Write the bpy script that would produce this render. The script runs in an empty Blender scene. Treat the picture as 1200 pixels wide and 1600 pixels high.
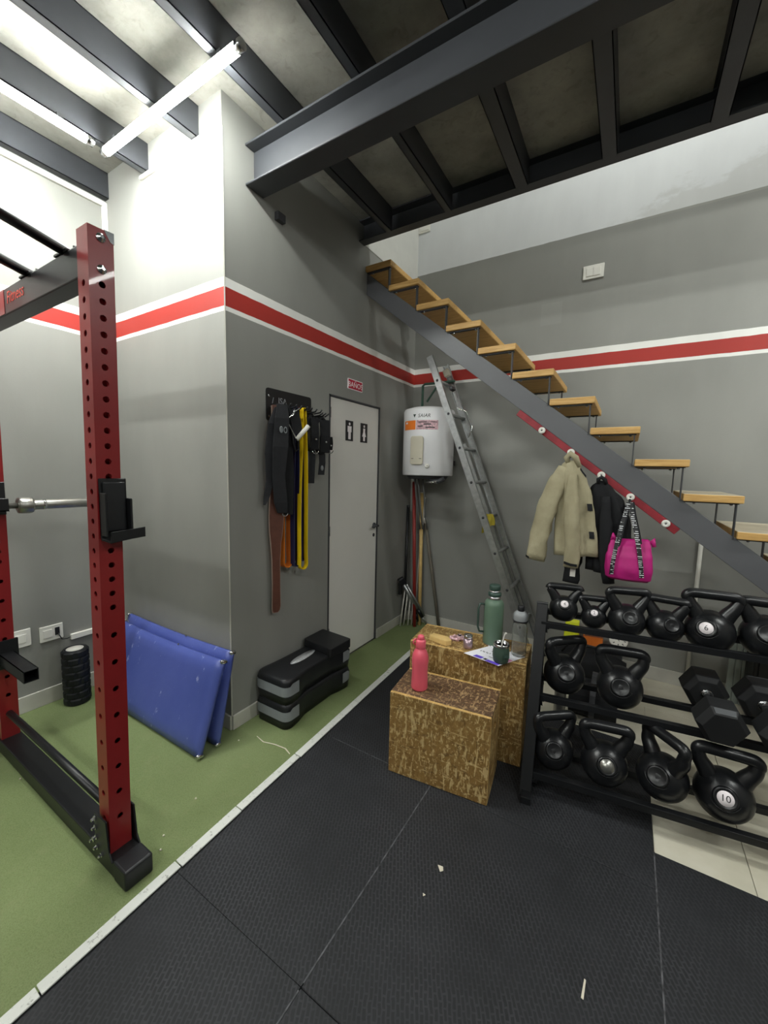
import bpy, bmesh, math, random
from mathutils import Vector, Matrix, noise

random.seed(7)
scene = bpy.context.scene
COL = scene.collection
PI = math.pi
V = Vector

# ------------------------------------------------------------------ camera
def cam_basis(yaw, pitch, roll):
    cy, sy, cp, sp = math.cos(yaw), math.sin(yaw), math.cos(pitch), math.sin(pitch)
    fwd = V((sy*cp, cy*cp, sp)); r0 = V((cy, -sy, 0)); u0 = r0.cross(fwd)
    cr, sr = math.cos(roll), math.sin(roll)
    return cr*r0+sr*u0, -sr*r0+cr*u0, fwd
cr_, cu_, cf_ = cam_basis(-0.5489, -0.1044, 0.0233)
cam_data = bpy.data.cameras.new('camera')
cam = bpy.data.objects.new('camera', cam_data)
COL.objects.link(cam)
m = Matrix.Identity(4)
for i in range(3):
    m[i][0] = cr_[i]; m[i][1] = cu_[i]; m[i][2] = -cf_[i]
m[0][3], m[1][3], m[2][3] = 0, 0, 1.5
cam.matrix_world = m
cam_data.sensor_fit = 'HORIZONTAL'
cam_data.sensor_width = 36
cam_data.lens = 621.684*36/1200
cam_data.clip_start = 0.02
scene.camera = cam

# ------------------------------------------------------------------ world and exposure
world = bpy.data.worlds.new('world')
scene.world = world
world.use_nodes = True
world.node_tree.nodes['Background'].inputs[0].default_value = (0.5, 0.55, 0.6, 1)
world.node_tree.nodes['Background'].inputs[1].default_value = 0.0
scene.view_settings.view_transform = 'Standard'
scene.view_settings.look = 'None'
scene.view_settings.gamma = 1
scene.view_settings.use_curve_mapping = False
scene.view_settings.exposure = 0.4
TUBE_POWER = 150.0         # emission strength of every LED tube, in view or not

# ------------------------------------------------------------------ room dimensions (metres)
XL, XD, XR = -2.988, -1.827, 3.2      # left wall, bathroom wall, right wall
YF, YC, YB = -3.4, 1.381, 3.485       # front wall (behind the camera), bathroom block face, back wall
ZS, ZTOP = 3.32, 5.6                  # slab underside, upper floor ceiling
ZJ = 3.17                             # underside of the joists

# ------------------------------------------------------------------ mesh helpers
def lin(c):
    if isinstance(c, str):
        c = tuple(int(c[i:i+2], 16) for i in (0, 2, 4))
        c = tuple(x/255 for x in c)
    return tuple((x/12.92 if x <= .04045 else ((x+.055)/1.055)**2.4) for x in c)

class MB:
    def __init__(s):
        s.v = []; s.f = []; s.s = []
    def add(s, vs, fs, smooth=False):
        n = len(s.v); s.v += [V(p) for p in vs]
        for f in fs:
            s.f.append([n+i for i in f]); s.s.append(smooth)
        return s
    def box(s, x0, x1, y0, y1, z0, z1, M=None):
        vs = [V((x, y, z)) for z in (z0, z1) for y in (y0, y1) for x in (x0, x1)]
        if M is not None: vs = [M @ p for p in vs]
        return s.add(vs, [(0,2,3,1),(4,5,7,6),(0,1,5,4),(2,6,7,3),(0,4,6,2),(1,3,7,5)])
    def cbox(s, c, size, M=None):
        c = V(c); h = V(size)/2
        return s.box(c.x-h.x, c.x+h.x, c.y-h.y, c.y+h.y, c.z-h.z, c.z+h.z, M)
    def bar(s, a, b, w, h, up=(0,0,1)):
        """rectangular bar from a to b, w across, h along up"""
        a, b = V(a), V(b); d = (b-a).normalized(); up = V(up)
        side = d.cross(up)
        if side.length < 1e-5: side = d.cross(V((0,1,0)))
        side.normalize(); u = side.cross(d).normalized()
        o = [side*(-w/2)+u*(-h/2), side*(w/2)+u*(-h/2), side*(w/2)+u*(h/2), side*(-w/2)+u*(h/2)]
        return s.add([a+p for p in o]+[b+p for p in o], [(3,2,1,0),(4,5,6,7),(0,1,5,4),(1,2,6,5),(2,3,7,6),(3,0,4,7)])
    def prism(s, poly, off, smooth=False):
        """polygon (3D points) extruded by vector off"""
        n = len(poly); off = V(off); p = [V(q) for q in poly]
        fs = [tuple(range(n))[::-1], tuple(range(n, 2*n))]
        fs += [(i, (i+1) % n, n+(i+1) % n, n+i) for i in range(n)]
        return s.add(p+[q+off for q in p], fs, smooth)
    def tube(s, pts, r, n=10, cap=True, closed=False, flat=1.0, up=None):
        """tube along pts; r scalar or list; flat squashes it along the frame normal"""
        pts = [V(p) for p in pts]; k = len(pts)
        rs = r if isinstance(r, (list, tuple)) else [r]*k
        fl = flat if isinstance(flat, (list, tuple)) else [flat]*k
        tan = []
        for i in range(k):
            if closed: t = pts[(i+1) % k]-pts[i-1]
            else: t = pts[min(i+1, k-1)]-pts[max(i-1, 0)]
            tan.append(t.normalized())
        nrm = V(up) if up is not None else (V((0,0,1)) if abs(tan[0].z) < .9 else V((0,1,0)))
        vs = []
        for i in range(k):
            t = tan[i]
            if up is not None: nrm = V(up)
            nrm = (nrm-t*nrm.dot(t))
            if nrm.length < 1e-6: nrm = t.orthogonal()
            nrm.normalize(); b = t.cross(nrm)
            for j in range(n):
                a = 2*PI*j/n
                vs.append(pts[i]+b*(math.cos(a)*rs[i])+nrm*(math.sin(a)*rs[i]*fl[i]))
        fs = []
        rng = k if closed else k-1
        for i in range(rng):
            for j in range(n):
                a, b_ = i*n+j, i*n+(j+1) % n
                c, d = ((i+1) % k)*n+(j+1) % n, ((i+1) % k)*n+j
                fs.append((a, b_, c, d))
        base = len(s.v)
        s.add(vs, fs, True)
        if cap and not closed:
            s.f.append([base+j for j in range(n)][::-1]); s.s.append(False)
            s.f.append([base+(k-1)*n+j for j in range(n)]); s.s.append(False)
        return s
    def lathe(s, prof, n=24, M=None, smooth=True, sx=1.0, sy=1.0):
        """profile [(r, z)...] turned about Z"""
        k = len(prof); vs = []
        for r, z in prof:
            for j in range(n):
                a = 2*PI*j/n; vs.append(V((r*math.cos(a)*sx, r*math.sin(a)*sy, z)))
        if M is not None: vs = [M @ p for p in vs]
        fs = [(i*n+j, i*n+(j+1) % n, (i+1)*n+(j+1) % n, (i+1)*n+j) for i in range(k-1) for j in range(n)]
        base = len(s.v); s.add(vs, fs, smooth)
        if prof[0][0] > 1e-4: s.f.append([base+j for j in range(n)][::-1]); s.s.append(False)
        if prof[-1][0] > 1e-4: s.f.append([base+(k-1)*n+j for j in range(n)]); s.s.append(False)
        return s
    def loft(s, rings, cap=True, smooth=True, closed_ring=True):
        n = len(rings[0]); k = len(rings)
        vs = [p for r in rings for p in r]; fs = []
        m_ = n if closed_ring else n-1
        for i in range(k-1):
            for j in range(m_):
                fs.append((i*n+j, i*n+(j+1) % n, (i+1)*n+(j+1) % n, (i+1)*n+j))
        base = len(s.v); s.add(vs, fs, smooth)
        if cap:
            s.f.append([base+j for j in range(n)][::-1]); s.s.append(smooth)
            s.f.append([base+(k-1)*n+j for j in range(n)]); s.s.append(smooth)
        return s
    def ribbon(s, pts, wdir, w, t):
        """strap: path pts, width w along wdir, thickness t"""
        pts = [V(p) for p in pts]; k = len(pts); wd = V(wdir).normalized(); rings = []
        ws = w if isinstance(w, (list, tuple)) else [w]*k
        for i in range(k):
            d = (pts[min(i+1, k-1)]-pts[max(i-1, 0)]).normalized()
            nn = d.cross(wd).normalized(); a = wd*ws[i]/2; b = nn*t/2
            rings.append([pts[i]-a-b, pts[i]+a-b, pts[i]+a+b, pts[i]-a+b])
        return s.loft(rings, True, False)
    def build(s, name, mat, parent=None, bevel=0, seg=2, world=True, sub=0, autos=True):
        me = bpy.data.meshes.new(name)
        vs = s.v
        if parent is not None and world:
            Mi = wmat(parent).inverted(); vs = [Mi @ p for p in vs]
        me.from_pydata([tuple(p) for p in vs], [], s.f)
        me.polygons.foreach_set('use_smooth', s.s)
        bm = bmesh.new(); bm.from_mesh(me)
        bmesh.ops.remove_doubles(bm, verts=bm.verts, dist=1e-6)
        bmesh.ops.recalc_face_normals(bm, faces=bm.faces)
        bm.to_mesh(me); bm.free()
        me.materials.append(mat)
        o = bpy.data.objects.new(name, me); COL.objects.link(o)
        if parent is not None: o.parent = parent
        if bevel:
            md = o.modifiers.new('bevel', 'BEVEL'); md.width = bevel; md.segments = seg
            md.limit_method = 'ANGLE'; md.angle_limit = math.radians(35)
        if sub:
            md = o.modifiers.new('subd', 'SUBSURF'); md.levels = sub; md.render_levels = sub
        return o

def wmat(o):
    mm = Matrix.LocRotScale(o.location, o.rotation_euler, o.scale)
    return wmat(o.parent) @ mm if o.parent else mm
def thing(name, label, cat, loc=(0,0,0), rot=(0,0,0), group=None):
    o = bpy.data.objects.new(name, None); COL.objects.link(o)
    o.empty_display_size = .05
    o.location = loc; o.rotation_euler = rot
    return tag(o, label, cat, group)
def tag(o, label, cat, group=None):
    o['label'] = label; o['category'] = cat
    if group: o['group'] = group
    return o
def struct(o, label=None, cat=None):
    o['kind'] = 'structure'
    if label: o['label'] = label
    if cat: o['category'] = cat
    return o
def share(o, name, parent, M):
    """copy of a part that shares its mesh"""
    c = o.copy(); COL.objects.link(c); c.name = name; c.parent = parent
    c.matrix_local = M
    return c
def frame(c, z, x=None):
    """matrix with local Z along z at c"""
    z = V(z).normalized()
    x = V(x) if x is not None else (V((1,0,0)) if abs(z.x) < .9 else V((0,1,0)))
    y = z.cross(x).normalized(); x = y.cross(z).normalized()
    M = Matrix.Identity(4)
    for i in range(3):
        M[i][0], M[i][1], M[i][2], M[i][3] = x[i], y[i], z[i], c[i]
    return M
def arc_pts(c, r, a0, a1, n, u, v):
    c, u, v = V(c), V(u), V(v)
    return [c+u*(r*math.cos(a0+(a1-a0)*i/n))+v*(r*math.sin(a0+(a1-a0)*i/n)) for i in range(n+1)]
def round_poly(pts, r, n=4):
    """2D polygon with rounded corners"""
    out = []; k = len(pts)
    for i in range(k):
        p, a, b = V(pts[i]), V(pts[i-1]), V(pts[(i+1) % k])
        d0 = (a-p).normalized(); d1 = (b-p).normalized()
        p0, p1 = p+d0*r, p+d1*r
        for j in range(n+1):
            t = j/n; out.append((p0*(1-t)**2+p*2*t*(1-t)+p1*t*t))
    return out
def text_part(txt, size, mat, parent, M, name='lettering', extrude=.0006, align='CENTER', shear=0):
    cu = bpy.data.curves.new(name, 'FONT'); cu.body = txt; cu.size = size; cu.extrude = extrude
    cu.align_x = align; cu.align_y = 'CENTER'; cu.shear = shear; cu.resolution_u = 3
    tmp = bpy.data.objects.new(name+'_curve', cu)
    me = tmp.to_mesh().copy()
    tmp.to_mesh_clear(); bpy.data.objects.remove(tmp); bpy.data.curves.remove(cu)
    me.name = name; me.materials.clear(); me.materials.append(mat)
    me.transform(wmat(parent).inverted() @ M if parent else M)
    o = bpy.data.objects.new(name, me); COL.objects.link(o); o.parent = parent
    return o

# ------------------------------------------------------------------ materials
MATS = {}
def nt(name):
    mt = bpy.data.materials.new(name); mt.use_nodes = True
    t = mt.node_tree; b = t.nodes['Principled BSDF']
    MATS[name] = mt
    return mt, t, b
def N(t, typ, **kw):
    n = t.nodes.new(typ)
    for k, v in kw.items():
        if k.startswith('i_'):
            key = k[2:]; key = int(key) if key.isdigit() else key
            n.inputs[key].default_value = v
        else: setattr(n, k, v)
    return n
def objco(t, scale=(1,1,1), rot=(0,0,0), src='Object'):
    tc = N(t, 'ShaderNodeTexCoord'); mp = N(t, 'ShaderNodeMapping')
    mp.inputs['Scale'].default_value = scale; mp.inputs['Rotation'].default_value = rot
    t.links.new(tc.outputs[src], mp.inputs['Vector'])
    return mp.outputs['Vector']
def ramp(t, fac, stops, interp='LINEAR'):
    r = N(t, 'ShaderNodeValToRGB'); r.color_ramp.interpolation = interp
    e = r.color_ramp.elements
    e[0].position, e[0].color = stops[0][0], (*lin(stops[0][1]), 1)
    e[1].position, e[1].color = stops[-1][0], (*lin(stops[-1][1]), 1)
    for p, c in stops[1:-1]:
        x = e.new(p); x.color = (*lin(c), 1)
    t.links.new(fac, r.inputs[0])
    return r.outputs[0]
def mixc(t, fac, a, b, mode='MIX'):
    x = N(t, 'ShaderNodeMix', data_type='RGBA', blend_type=mode)
    for sock, val in ((0, fac), (6, a), (7, b)):
        if hasattr(val, 'is_output'): t.links.new(val, x.inputs[sock])
        elif sock == 0: x.inputs[0].default_value = val
        else: x.inputs[sock].default_value = (*lin(val), 1)
    return x.outputs[2]
def noise_fac(t, vec, scale, detail=4, rough=.55, dist=0):
    n = N(t, 'ShaderNodeTexNoise'); n.inputs['Scale'].default_value = scale
    n.inputs['Detail'].default_value = detail; n.inputs['Roughness'].default_value = rough
    n.inputs['Distortion'].default_value = dist
    t.links.new(vec, n.inputs['Vector'])
    return n.outputs['Fac']
def bump(t, b, h, strength, dist=.002):
    x = N(t, 'ShaderNodeBump'); x.inputs['Strength'].default_value = strength
    x.inputs['Distance'].default_value = dist
    t.links.new(h, x.inputs['Height']); t.links.new(x.outputs[0], b.inputs['Normal'])
def maprange(t, v, a, b, c, d):
    x = N(t, 'ShaderNodeMapRange'); t.links.new(v, x.inputs[0])
    for i, q in enumerate((a, b, c, d)): x.inputs[i+1].default_value = q
    return x.outputs[0]
def simple(name, col, rough=.5, metal=0, var=.12, vscale=8, bmp=0, bscale=60, coat=0, spec=.5, trans=0, ior=1.45):
    mt, t, b = nt(name)
    vec = objco(t)
    f = noise_fac(t, vec, vscale)
    c = lin(col)
    lo = tuple(max(0, x*(1-var)) for x in c); hi = tuple(min(1, x*(1+var)) for x in c)
    r = N(t, 'ShaderNodeValToRGB'); e = r.color_ramp.elements
    e[0].position, e[0].color = .3, (*lo, 1); e[1].position, e[1].color = .7, (*hi, 1)
    t.links.new(f, r.inputs[0]); t.links.new(r.outputs[0], b.inputs['Base Color'])
    b.inputs['Roughness'].default_value = rough; b.inputs['Metallic'].default_value = metal
    b.inputs['Specular IOR Level'].default_value = spec
    b.inputs['Coat Weight'].default_value = coat; b.inputs['IOR'].default_value = ior
    if trans: b.inputs['Transmission Weight'].default_value = trans
    if bmp: bump(t, b, noise_fac(t, vec, bscale, 3), bmp)
    return mt
def emit(name, col, strength):
    mt, t, b = nt(name)
    b.inputs['Base Color'].default_value = (.8, .8, .8, 1)
    b.inputs['Emission Color'].default_value = (*col, 1); b.inputs['Emission Strength'].default_value = strength
    return mt

def wall_mat(name, base, upper, white_top=False, tint2=None):
    """grey paint with the painted white-red-white band at 2.28 m .. 2.447 m"""
    mt, t, b = nt(name)
    vec = objco(t)
    sep = N(t, 'ShaderNodeSeparateXYZ'); t.links.new(vec, sep.inputs[0])
    wob = noise_fac(t, vec, 9, 2)
    add = N(t, 'ShaderNodeMath', operation='MULTIPLY_ADD'); t.links.new(wob, add.inputs[0])
    add.inputs[1].default_value = .006; t.links.new(sep.outputs[2], add.inputs[2])
    z = maprange(t, add.outputs[0], 0.003, 6.003, 0, 1)
    st = [(0, base), (2.2797/6, 'e9e9e4'), (2.318/6, 'a8322a'), (2.409/6, 'e9e9e4'), (2.447/6, upper)]
    if white_top: st.append((3.288/6, 'dcdedf'))
    else: st.append((5.9/6, upper))
    col = ramp(t, z, st, 'CONSTANT')
    # roller patches, scuffs and faint repairs in the paint
    n1 = noise_fac(t, objco(t, (1.2, 1.2, .7)), 1.6, 3, .5)
    n2 = noise_fac(t, objco(t, (1, 1, .25)), 7, 4, .6)
    f1 = maprange(t, n1, .35, .7, .93, 1.05); f2 = maprange(t, n2, .3, .75, .97, 1.03)
    mul = N(t, 'ShaderNodeMath', operation='MULTIPLY'); t.links.new(f1, mul.inputs[0]); t.links.new(f2, mul.inputs[1])
    cc = N(t, 'ShaderNodeVectorMath', operation='SCALE'); t.links.new(col, cc.inputs[0]); t.links.new(mul.outputs[0], cc.inputs['Scale'])
    out = cc.outputs[0]
    if white_top:   # rectangular touch-up patch and water stain in the white band
        msk = None
        for sock, lo, hi in ((sep.outputs[0], -.70, -.545), (sep.outputs[2], 2.68, 2.845)):
            for op, val in (('GREATER_THAN', lo), ('LESS_THAN', hi)):
                g_ = N(t, 'ShaderNodeMath', operation=op); t.links.new(sock, g_.inputs[0]); g_.inputs[1].default_value = val
                if msk is None: msk = g_.outputs[0]
                else:
                    q_ = N(t, 'ShaderNodeMath', operation='MULTIPLY'); t.links.new(msk, q_.inputs[0]); t.links.new(g_.outputs[0], q_.inputs[1]); msk = q_.outputs[0]
        q_ = N(t, 'ShaderNodeMath', operation='MULTIPLY'); t.links.new(msk, q_.inputs[0]); q_.inputs[1].default_value = .5
        out = mixc(t, q_.outputs[0], out, '93938e')
        ns = noise_fac(t, objco(t, (1, 1, 2.0)), 4.0, 5, .6)
        zx = N(t, 'ShaderNodeMath', operation='MULTIPLY_ADD'); t.links.new(ns, zx.inputs[0]); zx.inputs[1].default_value = -.55
        t.links.new(sep.outputs[2], zx.inputs[2])
        ax = maprange(t, sep.outputs[0], -.35, .45, 0, .26)
        sb = N(t, 'ShaderNodeMath', operation='SUBTRACT'); t.links.new(zx.outputs[0], sb.inputs[0]); t.links.new(ax, sb.inputs[1])
        edge = maprange(t, sb.outputs[0], 2.94, 3.0, 1, 0)
        band = N(t, 'ShaderNodeMath', operation='GREATER_THAN'); t.links.new(sep.outputs[2], band.inputs[0]); band.inputs[1].default_value = 3.29
        e2 = N(t, 'ShaderNodeMath', operation='MULTIPLY'); t.links.new(edge, e2.inputs[0]); t.links.new(band.outputs[0], e2.inputs[1])
        gx = maprange(t, sep.outputs[0], -.4, -.1, 0, .30)
        e3 = N(t, 'ShaderNodeMath', operation='MULTIPLY'); t.links.new(e2.outputs[0], e3.inputs[0]); t.links.new(gx, e3.inputs[1])
        out = mixc(t, e3.outputs[0], out, 'a8a69c')
    t.links.new(out, b.inputs['Base Color'])
    b.inputs['Roughness'].default_value = .55; b.inputs['Specular IOR Level'].default_value = .35
    bump(t, b, noise_fac(t, vec, 120, 3), .12, .002)
    return mt

WALL = wall_mat('grey_wall_paint', '8f8f8a', '8f8f8a')
WALLW = simple('pale_wall_paint', 'd2d2cc', .6, var=.04)
WALLB = wall_mat('grey_wall_paint_white_top', '8f8f8a', '8f8f8a', True)
SEAMD = simple('seam_dust', '515154', .9, var=.7, vscale=30)
SKIRT = simple('painted_skirting', 'bdbbb2', .5, var=.08)
WHITE = simple('white_plastic', 'e6e4dc', .4, var=.03)
DOORW = simple('white_door_enamel', 'dbd9d3', .4, var=.03, vscale=2)
BLACKM = simple('black_powder_coat', '17181a', .38, var=.15, bmp=.05, bscale=300)
STEELD = simple('dark_painted_steel', '3a3b3e', .45, var=.12, vscale=5)
BEAMM = simple('grey_painted_beam', '3d3f43', .42, var=.1, vscale=4)
STRM = simple('grey_painted_stringer', '5c5d60', .42, var=.08, vscale=3)
JOISTM = simple('dark_grey_joist_paint', '3d3f43', .42, var=.1, vscale=6)
ALU = simple('worn_aluminium', 'aeb0b0', .38, metal=.85, var=.15, vscale=30)
CHROME = simple('chrome', 'd5d6d8', .15, metal=1, var=.05)
BRUSH = simple('brushed_bar_steel', 'a9a8a2', .32, metal=.9, var=.1, vscale=30)
RED = simple('red_powder_coat', '861f21', .34, var=.06, coat=.08)
VINYL = simple('black_vinyl_weight', '17181a', .30, var=.15, vscale=14, bmp=.06, bscale=180)
RUBH = simple('black_hex_rubber', '17181a', .6, var=.1, bmp=.08, bscale=220)
GREYP = simple('grey_rubber_trim', '83878a', .5, var=.06)
STEPB = simple('black_step_plastic', '1b1c1f', .42, var=.12, bmp=.08, bscale=200)
WOODY = simple('pale_wood', 'd9b878', .55, var=.15, vscale=14)
BLACKC = simple('black_fabric', '121316', .85, var=.25, vscale=20, bmp=.25, bscale=150)
BLKWEB = simple('black_webbing', '1b1c20', .75, var=.2, vscale=40, bmp=.2, bscale=400)
YELB = simple('yellow_latex_band', 'e8c414', .5, var=.05)
ORB = simple('orange_latex_band', 'e07a22', .5, var=.05)
NAVY = simple('navy_latex_band', '23264a', .5, var=.1)
PURP = simple('purple_latex_band', '4a4180', .5, var=.1)
MAROON = simple('maroon_latex_band', '6a2a22', .5, var=.1)
LEATH = simple('brown_leather', '5b372b', .5, var=.15, vscale=25)
LEATHE = simple('pale_leather_edge', '9a8578', .6, var=.1)
REDB = simple('red_painted_board', '8f2630', .5, var=.25, vscale=18)
REDPOLE = simple('red_painted_pole', '8f2b26', .45, var=.08)
GREENT = simple('green_hammertone', '5d7462', .4, var=.06)
GREENC = simple('green_cap_plastic', '33473f', .4, var=.06)
INK = simple('black_print', '17171a', .5, var=.02)
ORANGE = simple('orange_print', 'f0802a', .5, var=.05)
BEIGEP = simple('beige_plastic', 'cbc5b2', .45, var=.03)
PINKP = simple('pink_printed_label', 'cba6ae', .5, var=.45, vscale=60)
SIGNR = simple('red_sign', 'b5203a', .4, var=.05)
SIGNW = simple('white_sign_print', 'f0e8ea', .4, var=.02)
YCLOTH = simple('yellow_cloth', 'c6b43a', .85, var=.15, bmp=.2, bscale=200)
YNEON = simple('neon_yellow_plastic', 'e6ee2e', .5, var=.05)
ORBOX = simple('orange_box_card', 'e87b2c', .6, var=.1)
PINKB = simple('magenta_bag_nylon', 'b81f78', .55, var=.15, vscale=9, bmp=.25, bscale=25)
PAPER = simple('white_paper', 'ecebf2', .7, var=.02)
PURINK = simple('purple_print', '6a4fd0', .6, var=.15)
PNKINK = simple('pink_print', 'd88fb4', .6, var=.15)
WCHIP = simple('pale_chip', 'd7d0bd', .7, var=.1)
FOAMW = simple('foam_core', 'cfccc4', .7, var=.05)
FOAMB = simple('black_roller_foam', '14161a', .55, var=.2, bmp=.2, bscale=80)
HEATW = simple('white_heater_enamel', 'e8e8ea', .28, var=.02, coat=.3)
COPPER = simple('galvanised_pipe', '8f9192', .45, metal=.6, var=.15)
GREENPIPE = simple('green_pipe', '3c5a4c', .5, var=.1)
TUBE = emit('led_tube_glow', (0.97, 1.0, 0.96), TUBE_POWER)
GLASSP = simple('clear_bottle_plastic', 'f2f4f2', .06, var=.01, trans=.95, ior=1.2)
MATEG = simple('green_mate_leather', '3c4f44', .5, var=.12)
YERBA = simple('yerba', '6d7448', .9, var=.5, vscale=300)
CANM = simple('pink_grey_can', 'b09aa2', .3, metal=.7, var=.15)

def led_pos():
    pass

# pink translucent bottle
mt, t, b = nt('coral_bottle_plastic')
b.inputs['Base Color'].default_value = (*lin('f4697c'), 1); b.inputs['Roughness'].default_value = .32
b.inputs['Transmission Weight'].default_value = .15; b.inputs['Subsurface Weight'].default_value = .2
b.inputs['Subsurface Radius'].default_value = (.02, .008, .008)
bump(t, b, noise_fac(t, objco(t), 30, 2), .05)
CORAL = mt
# turf
mt, t, b = nt('green_turf')
v = objco(t)
n1 = noise_fac(t, v, 1.3, 4, .6); n2 = noise_fac(t, v, 260, 3, .7); n3 = noise_fac(t, v, 14, 4, .65)
c1 = ramp(t, n1, [(.3, '667448'), (.55, '727f53'), (.75, '7d885f')])
c2 = ramp(t, n2, [(.25, '586540'), (.5, '86936a'), (.75, '9ba781')])
c3 = mixc(t, .35, c1, c2)
c4 = mixc(t, maprange(t, n3, .55, .8, 0, .3), c3, '8f8f6c')
t.links.new(c4, b.inputs['Base Color']); b.inputs['Roughness'].default_value = .95
b.inputs['Specular IOR Level'].default_value = .1
bump(t, b, n2, .6, .004); TURF = mt
# rubber mat: fine hammered chevrons, grey scuffs, scratches
mt, t, b = nt('black_rubber_mat')
v = objco(t)
br = N(t, 'ShaderNodeTexBrick'); br.inputs['Scale'].default_value = 1
br.inputs['Brick Width'].default_value = .030; br.inputs['Row Height'].default_value = .013
br.inputs['Mortar Size'].default_value = .0028; br.inputs['Mortar Smooth'].default_value = .3
vv = objco(t, (1, 1, 1), (0, 0, math.radians(62)))
nw = N(t, 'ShaderNodeTexNoise'); nw.inputs['Scale'].default_value = 25
t.links.new(vv, nw.inputs['Vector'])
ad = N(t, 'ShaderNodeMix', data_type='VECTOR'); ad.inputs[0].default_value = .012
t.links.new(vv, ad.inputs[4]); t.links.new(nw.outputs['Color'], ad.inputs[5])
t.links.new(ad.outputs[1], br.inputs['Vector'])
base = ramp(t, noise_fac(t, v, 3.5, 5, .65), [(.3, '18191b'), (.55, '1e1f22'), (.8, '292a2d')])
br.inputs['Color1'].default_value = (0, 0, 0, 1); br.inputs['Color2'].default_value = (0, 0, 0, 1)
br.inputs['Mortar'].default_value = (1, 1, 1, 1)
dust = noise_fac(t, v, 2.0, 6, .7)
mask = N(t, 'ShaderNodeMath', operation='MULTIPLY'); t.links.new(br.outputs['Color'], mask.inputs[0])
t.links.new(maprange(t, dust, .35, .65, .12, .75), mask.inputs[1])
c = mixc(t, mask.outputs[0], base, '3b3c40')
scr = noise_fac(t, objco(t, (2.5, 22, 1), (0, 0, .9)), 2.2, 6, .7)
c = mixc(t, maprange(t, scr, .70, .78, 0, .35), c, '56575a')
t.links.new(c, b.inputs['Base Color']); b.inputs['Roughness'].default_value = .62
b.inputs['Specular IOR Level'].default_value = .4
bump(t, b, br.outputs['Color'], .25, .0015); RUBBER = mt
# tiles
mt, t, b = nt('cream_floor_tile')
v = objco(t)
c = ramp(t, noise_fac(t, v, 3, 5, .6), [(.3, 'bdb8a4'), (.6, 'cfcab8'), (.8, 'd8d4c6')])
d = noise_fac(t, v, 22, 4, .7)
c = mixc(t, maprange(t, d, .66, .76, 0, .5), c, '8d8672')
t.links.new(c, b.inputs['Base Color']); b.inputs['Roughness'].default_value = .28; TILE = mt
GROUT = simple('grey_grout', '77736a', .9, var=.2)
# white tape, worn
mt, t, b = nt('worn_white_strip')
v = objco(t)
c = mixc(t, maprange(t, noise_fac(t, v, 60, 5, .7), .58, .68, 0, .75), 'd6d8d2', '84867e')
t.links.new(c, b.inputs['Base Color']); b.inputs['Roughness'].default_value = .6; STRIP = mt
# concrete slab
mt, t, b = nt('cast_concrete_ceiling')
v = objco(t)
n1 = noise_fac(t, v, 3, 6, .65); n2 = noise_fac(t, v, 18, 4, .6, 1.0)
c = ramp(t, n1, [(.3, '77766f'), (.5, '908e86'), (.7, 'a5a298')])
c = mixc(t, maprange(t, n2, .55, .7, 0, .35), c, '66645e')
t.links.new(c, b.inputs['Base Color']); b.inputs['Roughness'].default_value = .8
bump(t, b, n2, .3, .004); CONC = mt
# OSB
def osb_mat(name, dark):
    """pressed wood strands: fibrous ground with pale and dark slivers of many directions"""
    mt, t, b = nt(name)
    vec = objco(t)
    pal = ('4a3524', '5e4630', '735640', 'b2946a', '33241a') if dark else ('72552a', '8a6a38', '9e7d47', 'd6bd85', '523b1c')
    g = noise_fac(t, objco(t, (1, 1, .55), (.3, .2, .4)), 42, 8, .72, 1.6)
    col = ramp(t, g, [(.28, pal[0]), (.48, pal[1]), (.68, pal[2])])
    big = noise_fac(t, vec, 7, 3, .6, .8)
    col = mixc(t, maprange(t, big, .45, .66, 0, .45), col, pal[0])
    lay = (((80, 15, 40), (.1, .2, .3), 3, .60), ((16, 80, 44), (.9, .3, 1.1), 4, .60), ((44, 70, 13), (.3, .15, .6), 3, .585), ((60, 60, 15), (.1, .9, 2.0), 3, .60), ((70, 40, 13), (.1, -.7, .9), 3, .60), ((14, 46, 70), (1.2, .5, .2), 3, .61), ((75, 16, 60), (2.0, 1.1, .4), 3, .61))
    for k, (sc, rot, d, th) in enumerate(lay):
        n_ = noise_fac(t, objco(t, sc, rot), 1.0, d, .55, .4)
        c_ = pal[3] if k % 2 == 0 or k == 5 else pal[4]
        col = mixc(t, maprange(t, n_, th, th+.05, 0, .62 if k % 2 == 0 else .5), col, c_)
    t.links.new(col, b.inputs['Base Color']); b.inputs['Roughness'].default_value = .55
    bump(t, b, g, .25, .0015)
    return mt
OSB = osb_mat('osb_strand_board', False); OSBD = osb_mat('osb_worn_brown_top', True)
OSBE = simple('osb_raw_edge', 'bf9c5e', .8, var=.3, vscale=60, bmp=.4, bscale=120)
# tread wood: pale sawn edge and brown plywood body
mt, t, b = nt('pine_tread')
v = objco(t)
g = noise_fac(t, objco(t, (3, 40, 40)), 2.5, 4, .6)
c = ramp(t, g, [(.3, 'b98d4c'), (.55, 'd1a765'), (.75, 'ddb878')])
t.links.new(c, b.inputs['Base Color']); b.inputs['Roughness'].default_value = .55; TREADE = mt
TREADT = simple('dusty_tread_top', 'b7ad97', .6, var=.15)
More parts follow.
